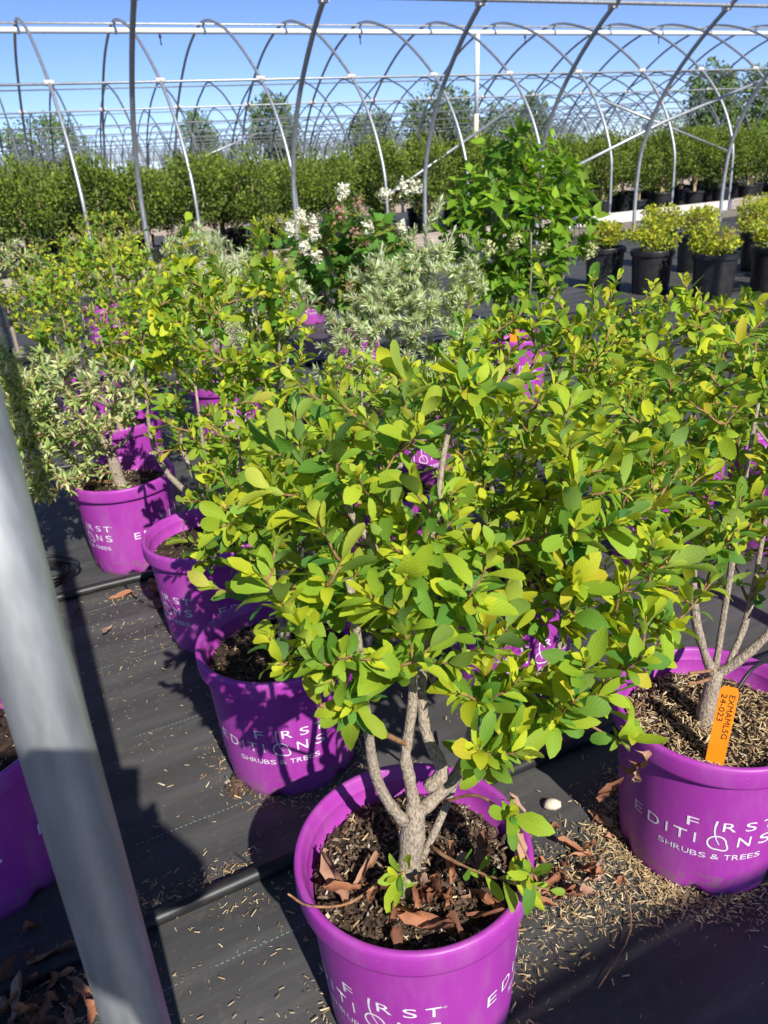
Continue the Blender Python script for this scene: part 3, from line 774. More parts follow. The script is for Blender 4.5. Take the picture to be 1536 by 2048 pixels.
build_shrub('potted_shrub', 'green shrub behind the pot with the orange tag, near the right edge', q, 57, fan(q, rr_(4), 6, .30, .62, .15, (-.05, -.18)), [((.70, 1.70, .64), (.28, .22, .14), 3), ((.68, 1.72, .46), (.24, .18, .12), 1.2)], 240, 'pearl', dmin=.030, text=70, husks=60, size=(.026, .046),
    spikes=[(.483, 1.55, .835), (.575, 1.62, .80), (.64, 1.62, .80), (.47, 1.6, .78), (.92, 1.7, .80)])
q = grid(1, 2)
build_shrub('potted_shrub', 'low green shrub in the middle, just in front of the silver willow', q, 61, fan(q, rr_(5), 5, .30, .55, .13), [((.02, 1.92, .50), (.28, .22, .12), 3)], 130, 'pearl', dmin=.036, text=10, size=(.026, .044), single=150)
q = grid(-1, 1)
build_shrub('potted_shrub', 'shrub in the shaded purple pot cut off by the left edge, beside the grey pole', q, 63, fan(q, rr_(6), 5, .30, .6, .12, (-.1, 0)), [((q[0] - .15, q[1] + .05, .62), (.2, .2, .16), 1)], 70, 'pearl', text=-40, husks=60, single=60, spikes=[(q[0] + .1, q[1] + .02, .33)])
q = np.array([-.755, 2.14])
build_shrub('potted_shrub', 'cream variegated shrub in the farthest purple pot with visible lettering at left', q, 71, fan(q, rr_(7), 6, .36, .52, .13, (-.06, .0), tr=.019, r0=.009), [((-.84, 2.10, .53), (.24, .2, .13), 3), ((-.92, 2.02, .38), (.16, .13, .11), 1.4)], 290, 'var', text=48, husks=200, size=(.022, .042), nl=15, leafy=.14, dmin=.024, el=(20, 55),
    spikes=[(-.70, 2.0, .29), (-.95, 2.0, .33)])
q = np.array([-1.18, 2.02])
build_shrub('potted_shrub', 'shaded cream variegated shrub at the left edge behind the grey pole', q, 73, fan(q, rr_(8), 6, .34, .6, .15), [((-1.10, 2.02, .54), (.27, .22, .19), 3), ((-1.02, 1.95, .36), (.16, .14, .12), 1.2)], 270, 'var', text=90, size=(.022, .042), nl=15, leafy=.14, dmin=.03, el=(20, 55), single=150)
q = grid(0, 4)
build_shrub('potted_shrub', 'green shrub standing behind the variegated shrub in the left group', q, 75, fan(q, rr_(9), 6, .32, .64, .16), [((-.88, 2.70, .66), (.34, .24, .24), 3), ((-.70, 2.50, .60), (.19, .14, .19), 1.3)], 290, 'pearl', dmin=.036, text=30, size=(.026, .044), single=150)
q = np.array([-1.22, 3.30])
GRN5, _, _ = build_shrub('potted_shrub', 'green shrub farthest back in the left group, below the privet row', q, 77, fan(q, rr_(10), 6, .32, .64, .16), [((-1.10, 3.30, .62), (.40, .25, .26), 3)], 200, 'pearl', dmin=.038, text=30, size=(.026, .044), single=100)
q = np.array([-1.80, 4.0])
build_shrub('potted_shrub', 'pale cream shrub on a bare stem at the far left edge', q, 79, black=True, mains= fan(q, rr_(11), 6, .42, .62, .12), ell=[((-1.74, 4.0, .64), (.24, .2, .18), 3)], ntw=150, kind='var', dmin=.034, text=30, size=(.026, .05), nl=14, leafy=.13, single=60, el=(20, 55))
# silver willows
q = np.array([.13, 2.62])
wl = [((.11, 2.52, .50), (.31, .26, .24), 3.4), ((.15, 2.66, .68), (.25, .18, .13), 1.8)]
build_shrub('silver_willow', 'silvery grey willow with narrow leaves in the middle distance', q, 81, fan(q, rr_(12), 8, .30, .5, .16, r0=.006, tr=.01), wl, 420, 'wil', text=0, size=(.024, .042), nl=44, leafy=.26, dmin=.019, el=(18, 50), single=0,
    spikes=[(.262, 2.85, .925), (.20, 2.8, .84), (.30, 2.8, .83), (.33, 2.75, .80), (.12, 2.75, .82), (.05, 2.7, .80), (-.06, 2.6, .74), (.0, 2.62, .77), (.25, 2.82, .89), (.22, 2.8, .87), (.38, 2.72, .75), (.16, 2.74, .84)], cat='willow')
q = np.array([-.62, 3.15])
WIL2, _, _ = build_shrub('silver_willow', 'silvery willow shoots seen between the two tall green shoots', q, 83, fan(q, rr_(13), 7, .30, .5, .16, r0=.006, tr=.01), [((-.52, 3.15, .58), (.32, .22, .2), 3)], 220, 'wil', text=0, size=(.032, .05), nl=28, leafy=.24, dmin=.024, el=(18, 50), single=0, cat='willow')
q = np.array([1.10, 1.98])
build_shrub('silver_willow', 'narrow leaved willow shoot reaching up at the right edge', q, 85, fan(q, rr_(14), 4, .30, .55, .12, (-.08, .0), r0=.005, tr=.009), [((1.12, 1.98, .58), (.14, .12, .1), 1)], 22, 'wil', text=0, size=(.04, .06), nl=18, leafy=.25, dmin=.05, el=(25, 60), single=0,
    spikes=[(.985, 2.0, .89), (1.02, 1.98, .84)], cat='willow')
# more shrubs between these and the second house
def again(src, x, y, rz, label, sc=1.0):
    o = copy_tree(src); o.location = (x, y, 0); o.rotation_euler = (0, 0, rz); o.scale = (sc, sc, sc); o['label'] = label; return o
again(WIL2, -.95, 4.75, 2.0, 'silvery willow standing behind the left group, in front of the privet row')
again(GRN5, -1.75, 5.3, 1.2, 'green shrub beyond the pale cream shrub at far left')
again(GRN5, -.45, 5.75, 3.9, 'green shrub half hidden behind the silvery willow shoots', .9)
# hydrangeas
def panicles(t, L3, pts, seed, col=(.80, .79, .68), n=90, size=.055, up=1.5):
    r = np.random.default_rng(seed)
    for p in pts:
        p = np.asarray(p, float) - L3; lv = Leaves()
        for k in range(n):
            d = norm(r.normal(0, 1, 3)); w = r.random() ** .4; h = d[2]
            pos = p + d * w * np.array([size, size, size * up]) * (1 - .35 * max(0, h))
            lv.put(pos, norm(r.normal(0, 1, 3)), d + .3 * UPV, .0185 * r.uniform(.7, 1.25), np.asarray(col) * r.uniform(.82, 1.05), int(r.integers(4)))
        o = lv.joined('flower_panicle', range(len(lv.P)), SH_SMALL, M['petal'], t); o.pop('kind', None)
        if 'kind' in o.keys(): del o['kind']
q = np.array([.665, 3.62])
t, pl, lv = build_shrub('potted_hydrangea', 'tall bright green hydrangea in a purple pot, right of the silver willow', q, 87, fan(q, rr_(15), 8, .34, .72, .2, r0=.008, tr=.014), [((.665, 3.62, .80), (.35, .28, .30), 4), ((.66, 3.6, .55), (.22, .2, .12), 1)], 190, 'hyd', text=0, size=(.06, .095), nl=10, leafy=.17, dmin=.055, el=(40, 80), single=300,
    spikes=[(.52, 3.6, 1.10), (.68, 3.6, 1.14), (.80, 3.6, 1.10), (.62, 3.6, 1.12), (.90, 3.6, .98)], cat='hydrangea')
L3 = np.array([q[0], q[1], 0.])
panicles(t, L3, [(.50, 3.36, .70), (.60, 3.33, .72), (.72, 3.35, .69), (.95, 3.45, .66)], 3, (.52, .54, .24), 60, .028)
q = np.array([-.10, 4.15])
t, pl, lv = build_shrub('potted_hydrangea', 'oak leaved hydrangea with white flower heads, left of the tall green hydrangea', q, 89, fan(q, rr_(16), 7, .32, .62, .22, r0=.007, tr=.012), [((-.08, 4.15, .58), (.38, .27, .26), 4)], 130, 'oak', text=0, size=(.07, .12), nl=7, leafy=.16, dmin=.06, el=(45, 85), single=200, cat='hydrangea')
L3 = np.array([q[0], q[1], 0.])
panicles(t, L3, [(-.36, 4.0, .78), (-.31, 4.02, .83), (-.245, 4.0, .80), (-.25, 3.98, .75), (-.30, 3.95, .70), (-.25, 3.95, .655), (.10, 4.1, .90), (.20, 4.15, .93), (.255, 4.15, .92), (.175, 4.0, .75), (.01, 4.0, .76), (-.10, 4.1, .93)], 5, (.84, .83, .73), 130, .034, 1.3)
panicles(t, L3, [(-.12, 4.05, .84), (-.02, 4.05, .86), (-.05, 4.0, .72)], 6, (.50, .26, .22), 60, .045, 1.5)

# ---------------------------------------------------------------- yellow spireas in black pots
def leaf_blob(name, seed, cen, rad, n, size, colf, shp, mat, parent, upn=.6, clump=.0, nclump=0):
    r = np.random.default_rng(seed); lv = Leaves(); cen = np.asarray(cen, float); rad = np.asarray(rad, float)
    if nclump:
        C = norm(r.normal(0, 1, (nclump, 3))) * (.35 + .65 * r.random((nclump, 1)) ** .5)
    for k in range(n):
        if nclump:
            c = C[int(r.integers(nclump))]; d = c + r.normal(0, clump, 3)
            if np.linalg.norm(d) > 1.12: d *= 1.12 / np.linalg.norm(d)
        else:
            d = norm(r.normal(0, 1, 3)) * (.45 + .55 * r.random()) ** .5
        p = cen + d * rad
        out = norm(d * np.array([1, 1, .8]) + .3 * r.normal(0, 1, 3))
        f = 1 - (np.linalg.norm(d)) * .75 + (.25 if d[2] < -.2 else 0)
        l = norm(out + np.array([0, 0, .45]) + .6 * r.normal(0, 1, 3))
        lv.put(p, l, out + upn * UPV + .5 * r.normal(0, 1, 3), size * r.uniform(.6, 1.3), colf(r, f), int(r.integers(len(shp))))
    o = lv.joined(name, range(n), shp, mat, parent); del o['kind']; return o
spir = [(1.86, 6.38, 'first from the left'), (2.12, 6.05, 'second from the left, its leaves tipped orange'), (2.43, 5.66, 'third from the left, nearest the camera'), (2.80, 6.95, 'in the back row beside the board'),
        (2.62, 7.35, 'hidden behind the two front ones'), (3.28, 6.80, 'in the back row near the right edge'), (2.92, 5.82, 'cut by the right edge of the picture'), (3.75, 7.9, 'farthest back by the right edge'), (3.35, 6.15, 'beyond the right edge of the front row')]
for k, (x, y, w) in enumerate(spir):
    t = empty('potted_spirea', (x, y, 0)); tag(t, 'yellow green spirea in a black pot, ' + w, 'potted shrub', 'yellow spireas in black pots')
    add_pot(t, 300 + k, None, True, scale=1.06, zs=1.08)
    r = rr_(400 + k); h = float(r.uniform(.92, 1.08)) * (.75 if k == 0 else 1)
    tube_part('stem', M['twig'], t, [np.array([(0, 0, .25), (r.normal(0, .03), r.normal(0, .03), .34), (r.normal(0, .08), r.normal(0, .08), .48)]) for _ in range(6)], [.003] * 6, 5)
    leaf_blob('crown', 410 + k, (0, 0, .41), (.165 * h, .165 * h, .115 * h), 1100, .031, col_spir, SH_SMALL, M['leaf_far'], t, .6, .2, 26)

# ---------------------------------------------------------------- clipped shrubs in the second house
priv = []
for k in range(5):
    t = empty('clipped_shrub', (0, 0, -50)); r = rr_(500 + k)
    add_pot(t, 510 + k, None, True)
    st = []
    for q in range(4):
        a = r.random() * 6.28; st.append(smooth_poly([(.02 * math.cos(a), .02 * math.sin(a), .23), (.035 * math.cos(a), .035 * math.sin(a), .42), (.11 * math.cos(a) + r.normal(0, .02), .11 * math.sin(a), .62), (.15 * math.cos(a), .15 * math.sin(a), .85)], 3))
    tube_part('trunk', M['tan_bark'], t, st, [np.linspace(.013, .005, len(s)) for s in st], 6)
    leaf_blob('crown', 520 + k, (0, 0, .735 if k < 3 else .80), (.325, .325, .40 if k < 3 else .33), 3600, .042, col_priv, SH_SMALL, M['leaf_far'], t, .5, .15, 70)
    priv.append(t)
used = [False] * 5
def put_priv(a, b, s, label, group, name='clipped_shrub'):
    k = int(rng.integers(5)); P = AB(a, b)
    if not used[k]: o = priv[k]; used[k] = True
    else: o = copy_tree(priv[k])
    o.location = (P[0], P[1], .008); o.rotation_euler = (0, 0, float(rng.random() * 6.28)); o.scale = (s, s, s * float(rng.uniform(.95, 1.06)))
    tag(o, label, 'shrub', group)
ORD = ['leftmost'] + [w + ' from the left' for w in 'second third fourth fifth sixth seventh eighth ninth tenth eleventh twelfth thirteenth fourteenth fifteenth sixteenth seventeenth eighteenth nineteenth twentieth twenty-first twenty-second'.split()]
for j, bb in enumerate((9.62, 10.22, 10.85, 11.5)):
    nth = 0
    for i in range(23):
        a = -1.2 + i * .60 + (j % 2) * .3 + float(rng.normal(0, .05))
        if a > 12.6 or a < (.0 if j == 0 else -.6): continue
        lab = ('clipped evergreen shrub, %s in the front row behind the grey base board' % ORD[nth] if j == 0 else 'clipped evergreen shrub in the rows behind the front row of black pots')
        nth += 1
        put_priv(a, bb + float(rng.normal(0, .05)), float(rng.uniform(.88, 1.08)), lab, 'clipped shrubs, front row' if j == 0 else 'clipped shrubs, rows behind')
for j, bb in enumerate((18.8, 20.6, 22.4)):
    for i in range(20):
        put_priv(-.5 + i * 1.15 + float(rng.normal(0, .2)), bb, float(rng.uniform(.75, 1.0)), 'small dark evergreen shrub inside the third hoop house far behind', 'shrubs in the third house')
# looser shrubs at the right end of the second house
for k, (a, bb) in enumerate(((12.7, 9.75), (13.5, 9.9), (14.4, 9.8), (13.1, 10.7), (14.2, 10.8))):
    t = empty('leafy_shrub', tuple(AB(a, bb, .008))); add_pot(t, 600 + k, None, True); r = rr_(610 + k)
    tag(t, 'loose dark green shrub, right end of second house, ' + ['next to the last clipped one', 'second along', 'nearest the right edge', 'behind the first', 'behind the others'][k], 'shrub', 'loose shrubs in the second house')
    st = [smooth_poly([(0, 0, .23), (r.normal(0, .06), r.normal(0, .06), .5), (r.normal(0, .16), r.normal(0, .16), .95)], 3) for _ in range(5)]
    tube_part('stem', M['dark_bark'], t, st, [np.linspace(.009, .003, len(s)) for s in st], 5)
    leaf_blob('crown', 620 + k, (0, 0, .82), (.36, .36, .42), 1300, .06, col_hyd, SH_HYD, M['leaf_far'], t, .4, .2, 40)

# ---------------------------------------------------------------- far trees
def far_tree(label, x, y, h, w, seed, round_=True):
    t = empty('tree', (x, y, 0)); tag(t, label, 'tree', 'trees beyond the hoop houses'); r = rr_(seed)
    polys = [np.array([(0, 0, -.1), (.05 * h * r.normal(), 0, h * .3), (0, 0, h * .8)])]; rads = [np.array([h * .03, h * .022, h * .006])]
    for k in range(9):
        q = r.random() * 6.28; z = h * r.uniform(.25, .6); polys.append(np.array([(0, 0, z), (w * .25 * math.cos(q), w * .25 * math.sin(q), z + h * .1), (w * .42 * math.cos(q), w * .42 * math.sin(q), z + h * .22)])); rads.append(np.array([h * .011, h * .007, h * .003]))
    tube_part('trunk', M['dark_bark'], t, polys, rads, 6)
    leaf_blob('crown', seed + 1, (0, 0, h * .58), (w * .5, w * .5, h * .46), 3600, .30 * h / 5, lambda r, f: mixc([.19, .28, .10], [.095, .16, .075], min(1, max(0, f + r.normal(0, .2)))) * r.uniform(.8, 1.2), SH_SMALL, M['leaf_far'], t, .5, .17, 46)  # crown greens lightened, so distance haze is painted into the leaf colour
far_tree('wide round tree on the horizon at far left', -25.2, 70, 5.2, 6.6, 700)
far_tree('small pale tree on the horizon behind the second hoop from left', -11.0, 60, 4.2, 2.3, 702)
far_tree('upright tree on the horizon left of the centre', -5.9, 60, 4.9, 3.2, 704)
far_tree('low tree on the horizon at the centre', .8, 60, 3.7, 3.0, 706)
far_tree('large tree on the horizon left of the white riser pipe', 4.2, 45, 4.0, 3.4, 708)
far_tree('bushy tree on the horizon right of the white riser pipe', 8.2, 50, 3.1, 3.4, 710)
far_tree('small tree on the horizon above the tall hydrangea', 12.1, 60, 4.0, 1.8, 712)
far_tree('tall tree on the horizon at right', 24.2, 60, 5.1, 3.3, 714)
far_tree('tree cut by the right edge on the horizon', 27.6, 60, 4.7, 3.4, 716)
for k, (x, y, h, w, s_) in enumerate(((-33, 95, 3.2, 7, 'left of the round tree'), (-17, 110, 3.6, 8, 'right of the round tree'), (2, 120, 3.4, 10, 'behind the centre'), (18, 110, 3.5, 9, 'between the hydrangea and the right trees'), (37, 105, 3.6, 9, 'behind the right trees'), (-45, 100, 3.4, 10, 'at the far left edge'), (-26, 125, 3.0, 10, 'behind the round tree'), (-8, 115, 3.1, 9, 'behind the upright tree'), (10, 125, 3.0, 10, 'behind the white riser pipe'), (27, 120, 3.2, 10, 'left of the right trees'), (48, 115, 3.4, 10, 'past the right edge'))):
    far_tree('low hazy tree clump on the horizon, ' + s_, x, y, h, w, 730 + 2 * k)
# ---------------------------------------------------------------- irrigation lines
def hose(label, b, a0, a1, rad, seed, group='black irrigation mains along the rows'):
    r = rr_(seed); n = 40; a = np.linspace(a0, a1, n)
    P = np.array([AB(q, b + .010 * math.sin(q * 2.1 + seed) + .006 * math.sin(q * 5 + seed), .007 + rad + .0012 * math.sin(q * 3)) for q in a])
    mb = MB(); mb.tube(P, rad, 12); o = mb.build('irrigation_pipe', M['hose']); tag(o, label, 'pipe', group); return o
hose('thick black irrigation pipe running between the front pot and the row behind', .925, -3, 6, .0125, 1)
hose('thick black irrigation pipe behind the third purple pot', 2.08, -3, 8, .0125, 2)
hose('black irrigation pipe farther back on the open fabric at right', 3.2, -3, 9, .0125, 3)
hose('black irrigation pipe in front of the black spirea pots', 4.15, -3, 9, .0125, 5)
def spag(label, P, rad=.0028):
    mb = MB(); mb.tube(smooth_poly(P, 6), rad, 8); o = mb.build('drip_tube', M['hose']); tag(o, label, 'tube', 'thin drip tubes feeding the pots'); return o
spag('thin black drip tube arching over the rim of the pot with the orange tag', [(.497, .945, .262), (.515, .955, .30), (.56, .985, .325), (.64, 1.04, .28), (.70, 1.10, .12), (.72, 1.14, .02), (.70, 1.22, .022)])
spag('thin black drip tube curving off the second irrigation pipe', [(-.75, 1.96, .02), (-.70, 1.88, .011), (-.60, 1.80, .010), (-.48, 1.80, .010), (-.40, 1.84, .011)])
spag('thin black drip tube lying at lower left beside the grey pole', [(-.56, .80, .010), (-.50, .74, .011), (-.49, .67, .010), (-.46, .58, .010), (-.47, .50, .012)])
spag('thin black drip tube rising behind the front pot', [(.09, 1.06, .02), (.07, 1.04, .10), (.06, .99, .22), (.055, .93, .27), (.05, .86, .25)], .0025)
# coil of tubing behind the pole
mb = MB()
for k in range(4):
    q = np.linspace(0, 2 * math.pi, 33); c = np.array([-1.01 + .01 * k, 2.0, .018 + .011 * k])
    mb.tube(np.c_[c[0] + (.075 + .006 * k) * np.cos(q), c[1] + (.07 + .004 * k) * np.sin(q), c[2] + .006 * np.sin(q * 2 + k)], .005, 8, False)
tag(mb.build('tubing_coil', M['hose']), 'loose coil of black tubing on the ground behind the grey pole', 'hose')
# green stake lying by the second pipe
mb = MB(); mb.box((0, 0, 0), (.012, .003, .07)); mb.box((0, 0, .068), (.018, .004, .006)); mb.box((0, 0, -.074), (.006, .0025, .012))
o = mb.build('plant_stake', M['greenp'], None, False); o.location = (-.60, 1.985, .078); o.rotation_euler = (R(-14), R(20), R(20)); tag(o, 'small green plastic stake standing between two purple pots at left', 'stake')
# orange plant tag with its printed code
def plant_tag():
    t = empty('plant_tag', (.447, .862, .2)); tag(t, 'orange plastic plant tag with a printed code, stuck in the soil', 'tag')
    mb = MB(); w, h, d = .0125, .168, .0007; n = 8
    out = [(-w * .62, -.03), (w * .62, -.03), (w, 0.0), (w, h - .006), (w * .72, h), (-w * .72, h), (-w, h - .006), (-w, 0.0)]
    V = [(x, -d, z) for x, z in out] + [(x, d, z) for x, z in out]
    mb.add(V, [tuple(range(n)), tuple(range(2 * n - 1, n - 1, -1))] + [(i, i + n, (i + 1) % n + n, (i + 1) % n) for i in range(n)])
    mb.build('tag_blade', M['orange'], t, False)
    V3, F3 = [], []
    for txt, xc, z0, z1, hh in (('EXMAML5G', .0032, h - .012, h - .082, .0078), ('24-023', -.0072, h - .012, h - .055, .0078)):
        V, F = glyph(txt); n0 = len(V3)
        for u, v in V: V3.append((xc + v * hh - .002, -d - .0004, z0 + (z1 - z0) * u))
        F3 += [tuple(i + n0 for i in f) for f in F]
    me = to_mesh('printed_code', V3, F3, smooth=False); link('printed_code', me, t, M['ink'])
    return t
tg = plant_tag(); tg.rotation_euler = (R(-10), R(4), R(-22))
t2 = empty('plant_tag', (.63, 3.50, .26)); tag(t2, 'orange tag in the pot of the tall green hydrangea', 'tag')
mb = MB(); mb.box((0, 0, .07), (.016, .001, .09)); mb.build('tag_blade', M['orange'], t2, False)
# yellow dripper
mb = MB(); mb.lathe([(.0015, 0), (.003, .0), (.0048, .012), (.005, .02), (.0075, .021), (.0075, .025), (.0042, .026), (.0038, .034), (.001, .034)], 14)
o = mb.build('drip_emitter', M['yellow']); o.location = (.496, .942, .238); o.rotation_euler = (R(16), R(10), 0); tag(o, 'small yellow drip emitter at the foot of the stem behind the orange tag', 'emitter')
# pale pebble
r = rr_(9); mb = MB()
for i in range(7):
    for k in range(10): 
        th = math.pi * i / 6; q = 2 * math.pi * k / 10; s = 1 + .12 * math.sin(3 * q + i)
        mb.V.append((.016 * s * math.sin(th) * math.cos(q), .011 * s * math.sin(th) * math.sin(q), .010 * math.cos(th)))
for i in range(6):
    for k in range(10): mb.F.append((i * 10 + k, (i + 1) * 10 + k, (i + 1) * 10 + (k + 1) % 10, i * 10 + (k + 1) % 10))
o = mb.build('pebble', M['stone']); o.location = (.262, 1.035, .015); tag(o, 'pale pebble on the fabric right of the front pot', 'stone')
# ---------------------------------------------------------------- litter
DRY = []
for s in range(6):
    V, F, U = leaf_shape('lance' if s % 2 else 'obovate', n=8, width=.30, fold=1.1 + .4 * (s % 3), curl=1.5 if s % 2 else -1.1, tw=1.8 * math.sin(s * 2), seed=s)
    V = V + np.random.default_rng(s).normal(0, .028, V.shape) * np.array([1, .6, 1.6]); me = to_mesh('dry_leaf', V, F, U); me.materials.append(M['dry']); DRY.append(me)
def dry_leaf(p, size, r, label, group, tilt=.3, az=None):
    o = link('dry_leaf', DRY[int(r.integers(6))]); o.location = tuple(p); o.scale = (size,) * 3
    o.rotation_euler = (float(r.normal(0, tilt)), float(r.normal(0, tilt)), float(r.random() * 6.28 if az is None else az)); tag(o, label, 'dry leaf', group); return o
r = rr_(77)
for k in range(26):
    q = R(r.uniform(195, 335)) if k < 28 else R(r.uniform(100, 190)); d = .125 * math.sqrt(r.uniform(.06, .72))
    dry_leaf((BASE0[0] + d * math.cos(q), BASE0[1] + d * math.sin(q), .252 + r.random() * .008), r.uniform(.035, .065), r, 'curled reddish brown dry leaf lying on the soil of the front pot', 'dry leaves in the front pot', .35)
for k in range(46):
    a = r.normal(.60, .085); b_ = r.normal(.70, .035)
    P = AB(a, b_, .014 + r.random() * .010); dry_leaf(P, r.uniform(.028, .05), r, 'small dry brown leaf in the litter between the front pot and the tagged pot', 'dry leaves in the litter at right', .3)
for k in range(16):
    P = AB(r.normal(.20, .09), r.normal(1.98, .05), .014); dry_leaf(P, r.uniform(.04, .07), r, 'tan dry leaf on the fabric by the second irrigation pipe', 'dry leaves by the second pipe', .2)
for k in range(70):
    P = AB(r.normal(-.2, .09), r.normal(.85, .06), .014 + r.random() * .008); dry_leaf(P, r.uniform(.03, .055), r, 'dark dry leaf in the litter at lower left beside the pole', 'dry leaves at lower left', .3)
# dry leaves that hang in the front shrub
for k, (p, s) in enumerate((((.125, .655, .415), .045), ((.12, .66, .395), .05), ((.272, .70, .43), .04), ((.268, .705, .41), .045), ((.262, .70, .395), .035), ((.278, .705, .40), .035), ((.10, .80, .655), .05), ((.02, .95, .53), .06), ((.06, .96, .52), .06))):
    o = dry_leaf(p, s, r, 'withered brown leaf hanging in the front shrub', 'withered leaves hanging in the front shrub', .4); o.rotation_euler[0] -= 1.3
def husks(label, pts, size, seed):
    r = rr_(seed); o = link('husk_litter', bits_mesh('husk_litter', pts, size, r, .45, 3.6), None, M['husk']); tag(o, label, 'litter', None, 'stuff')
r = rr_(123); pts = []
def scatter(ca, cb, sa, sb, n):
    for _ in range(n): pts.append(AB(r.normal(ca, sa), r.normal(cb, sb), .0115 + r.random() * .004))
c3 = (p3 @ AX, p3 @ BX)
for _ in range(2600):       # ring round the foot of the tagged pot
    q = r.random() * 6.28; d = .128 + abs(r.normal(0, .03)); pts.append(AB(c3[0] + d * math.cos(q), c3[1] + d * math.sin(q), .0115 + r.random() * .004))
scatter(.62, .68, .09, .045, 1700); scatter(.75, .60, .08, .03, 900); scatter(.45, .60, .10, .03, 160); scatter(.5, .8, .25, .1, 120)
c2 = (np.array([-.211, 1.225]) @ AX, np.array([-.211, 1.225]) @ BX); c1 = (BASE0 @ AX, BASE0 @ BX)
for _ in range(420):
    q = r.random() * 6.28; d = .13 + abs(r.normal(0, .018)); pts.append(AB(c2[0] + d * math.cos(q), c2[1] + d * math.sin(q), .0115 + r.random() * .003))
for _ in range(260):
    q = r.random() * 6.28; d = .13 + abs(r.normal(0, .018)); pts.append(AB(c1[0] + d * math.cos(q), c1[1] + d * math.sin(q), .0115 + r.random() * .003))
scatter(.12, .98, .035, .014, 130); scatter(.02, .985, .03, .02, 90); scatter(.17, .90, .05, .02, 60); scatter(-.2, .84, .10, .07, 900); scatter(.15, 1.75, .09, .08, 160); scatter(.1, 1.5, .12, .2, 130); scatter(.18, 2.0, .12, .04, 200); scatter(.5, 1.3, .5, .5, 500); scatter(.2, .75, .15, .1, 120); scatter(.42, 1.0, .08, .04, 160)
scatter(3, 3.5, 1.2, 1.0, 300)
husks('scattered straw coloured husks littering the black ground fabric', np.array(pts), .0015, 124)
for k, (px_, sz) in enumerate((((.30, 1.12, .011), .0), )): pass
# soil spilling from the drain notches of the second pot
n = 160; q = rr_(5); cc = np.array([-.302, 1.135]); P = np.c_[cc[0] + q.normal(0, .013, n), cc[1] + q.normal(0, .011, n), .010 + np.abs(q.normal(0, .006, n))]
tag(link('spilled_soil', bits_mesh('spilled_soil', P, .006, q), None, M['chip']), 'spilled soil at the foot of the purple pot left of centre', 'soil', None, 'stuff')
# twigs lying on the fabric
for k, (P, w) in enumerate((([(-.42, 1.42, .012), (-.36, 1.37, .012), (-.33, 1.33, .013)], 'on the open fabric left of the second pot'), ([(.25, .70, .014), (.32, .78, .02), (.34, .88, .016)], 'in the litter right of the front pot'))):
    mb = MB(); mb.tube(smooth_poly(P, 4), .0012, 6); tag(mb.build('dry_twig', M['twig']), 'thin dry twig lying ' + w, 'twig', 'dry twigs on the fabric')
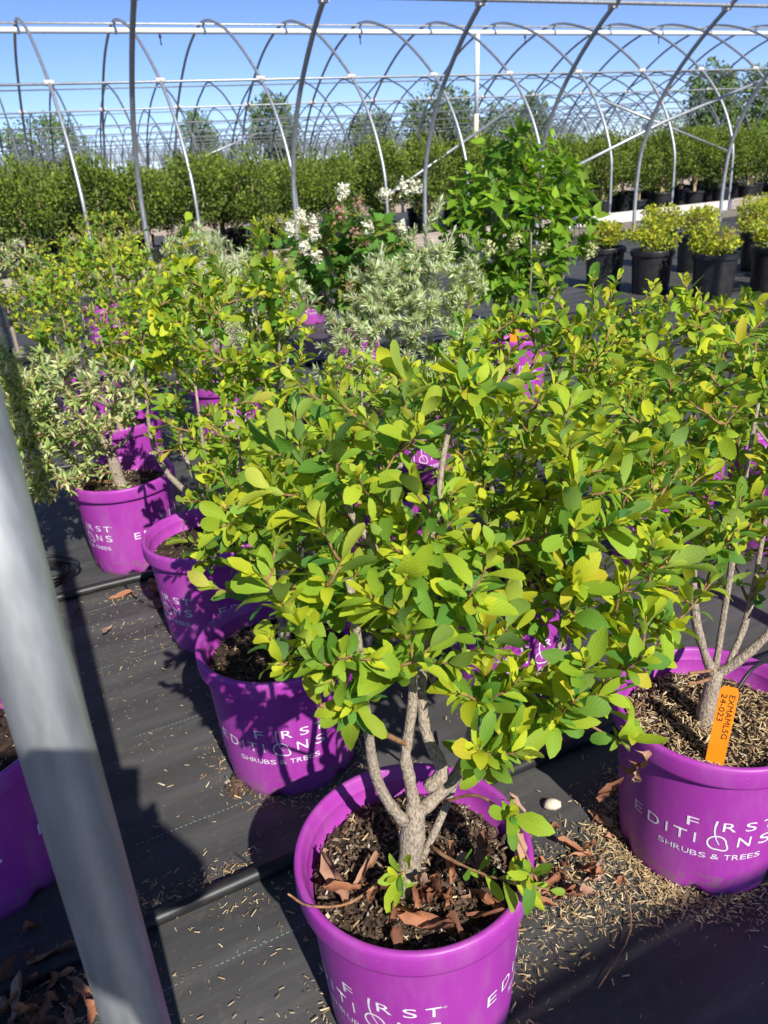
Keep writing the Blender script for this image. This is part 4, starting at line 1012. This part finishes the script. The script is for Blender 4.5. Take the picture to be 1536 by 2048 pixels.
# ---------------------------------------------------------------- the photographer, whose shadow falls on the pole and the left pot
def skinned(name, pts, edges, mat, parent, root=0, sub=2):
    me = bpy.data.meshes.new(name); me.from_pydata([p[:3] for p in pts], edges, []); me.materials.append(mat)
    o = link(name, me, parent); sk = o.modifiers.new('skin', 'SKIN'); sk.use_smooth_shade = True
    for i, p in enumerate(pts): me.skin_vertices[0].data[i].radius = (p[3], p[3] if len(p) < 5 else p[4])
    me.skin_vertices[0].data[root].use_root = True
    ss = o.modifiers.new('sub', 'SUBSURF'); ss.levels = 1; ss.render_levels = sub; return o
def chain(pts, edges, new, frm=None):
    for p in new:
        pts.append(p)
        if frm is not None: edges.append((frm, len(pts) - 1))
        frm = len(pts) - 1
    return frm
def photographer():
    t = empty('person', (-.11, -.42, 0)); tag(t, 'person in dark shirt and grey trousers holding up a phone behind the camera', 'person')
    O = np.array([-.11, -.42, 0])
    fwd = np.array([-.12, .99, 0]); rt = np.array([.99, .12, 0])
    W = lambda r_, f_, z, *rad: tuple(r_ * rt + f_ * fwd + np.array([0, 0, z])) + rad
    # body: pelvis, spine, neck, head, arms with hands, legs
    pts, ed = [], []
    pel = chain(pts, ed, [W(0, 0, .92, .13, .10)])
    chest = chain(pts, ed, [W(0, .02, 1.10, .125, .095), W(0, .03, 1.30, .145, .10)], pel)
    neck = chain(pts, ed, [W(0, .04, 1.40, .062), W(0, .05, 1.44, .046), W(0, .065, 1.475, .046)], chest)
    jaw = chain(pts, ed, [W(0, .095, 1.52, .058, .070)], neck); hd = chain(pts, ed, [W(0, .10, 1.585, .068, .086)], jaw)
    chain(pts, ed, [W(0, .09, 1.64, .066, .082), W(0, .08, 1.675, .045, .055)], hd)
    chain(pts, ed, [W(0, .190, 1.568, .010), W(0, .205, 1.555, .008)], hd)                          # nose
    for s in (-1, 1):
        chain(pts, ed, [W(.074 * s, .085, 1.578, .012), W(.082 * s, .078, 1.585, .009)], hd)          # ears
        e_ = MB(); e_.lathe([(.001, -.010), (.007, -.007), (.010, 0), (.007, .007), (.001, .010)], 12); eo = e_.build('eye', M['phone'], t); eo.location = W(.030 * s, .172, 1.592)
    PC = np.array([-.018, -.012, 1.012]) - O                 # middle of the phone
    hand = PC + np.array([.012, -.030, -.045])
    sh = np.array(W(.17, .03, 1.36)); elb = np.array(W(.30, .10, 1.10))
    wrist = hand + np.array([.035, -.055, -.035])
    wr = chain(pts, ed, [tuple(sh) + (.06,), tuple((sh + elb) / 2) + (.048,), tuple(elb) + (.042,), tuple((elb + wrist) / 2) + (.038,), tuple(wrist) + (.026,)], chest)
    palm = chain(pts, ed, [tuple(hand) + (.024,)], wr)
    for k in range(4):                                        # fingers wrap round the far edge of the phone
        z = .030 - .021 * k
        chain(pts, ed, [tuple(hand + np.array([.014, .004, z])) + (.0095,), tuple(PC + np.array([.048, -.006, z - .035])) + (.009,), tuple(PC + np.array([.046, .006, z - .035])) + (.008,)], palm)
    chain(pts, ed, [tuple(hand + np.array([-.022, .000, .020])) + (.011,), tuple(PC + np.array([-.040, -.014, .002])) + (.0095,), tuple(PC + np.array([-.043, -.008, .030])) + (.008,)], palm)
    # the other arm hangs
    lw = chain(pts, ed, [W(-.17, .02, 1.36, .06), W(-.21, 0, 1.21, .048), W(-.235, -.01, 1.07, .042), W(-.24, .03, .94, .036), W(-.24, .06, .83, .026)], chest)
    lp = chain(pts, ed, [W(-.24, .07, .77, .03, .02)], lw)
    for k in range(4): chain(pts, ed, [W(-.24, .045 + .018 * k, .72, .009), W(-.235, .048 + .018 * k, .675 + .006 * abs(k - 1.5), .008)], lp)
    chain(pts, ed, [W(-.225, .10, .75, .011), W(-.215, .105, .71, .009)], lp)
    for s in (-1, 1):
        chain(pts, ed, [W(.09 * s, 0, .86, .085), W(.10 * s, .01, .50, .06), W(.105 * s, -.01, .30, .052), W(.11 * s, -.02, .09, .036), W(.115 * s, .10, .045, .034)], pel)
    skinned('body', pts, ed, M['skin'], t)
    p2, e2 = [], []                                           # shirt
    c0 = chain(p2, e2, [W(0, 0, .80, .165, .135), W(0, 0, .93, .15, .118)]); c1_ = chain(p2, e2, [W(0, .02, 1.10, .158, .130), W(0, .03, 1.30, .16, .118), W(0, .04, 1.39, .085)], c0)
    chain(p2, e2, [tuple(sh) + (.07,), tuple((sh + elb) / 2) + (.058,)], c1_ - 1); chain(p2, e2, [W(-.17, .02, 1.36, .07), W(-.21, 0, 1.21, .058)], c1_ - 1)
    skinned('shirt', p2, e2, M['cloth'], t)
    p3_, e3 = [], []                                          # trousers
    c0 = chain(p3_, e3, [W(0, 0, 1.02, .125, .10), W(0, 0, .91, .138, .112)])
    for s in (-1, 1): chain(p3_, e3, [W(.09 * s, 0, .84, .098), W(.10 * s, .01, .50, .075), W(.11 * s, -.02, .09, .062)], c0)
    skinned('trousers', p3_, e3, M['trousers'], t)
    p4, e4 = [], []; chain(p4, e4, [W(0, .035, 1.53, .050, .05), W(0, .045, 1.60, .074, .075), W(0, .075, 1.665, .074, .09), W(0, .085, 1.70, .05, .065)]); skinned('hair', p4, e4, M['dark_bark'], t)
    for s in (-1, 1):
        p5, e5 = [], []; chain(p5, e5, [W(.11 * s, -.05, .045, .045), W(.113 * s, .05, .042, .046), W(.116 * s, .16, .036, .036)]); skinned('shoe', p5, e5, M['phone'], t)
    # phone: held upright, tilted with the view, its lens corner at the camera
    ph = empty('phone', (0, 0, 0)); tag(ph, 'black phone held upright in the hand of the photographer', 'phone')
    ph.matrix_world = cam.matrix_world
    mb = MB(); mb.box((-.022, -.056, .012), (.0375, .0745, .004)); mb.build('phone_body', M['phone'], ph, False)
photographer()
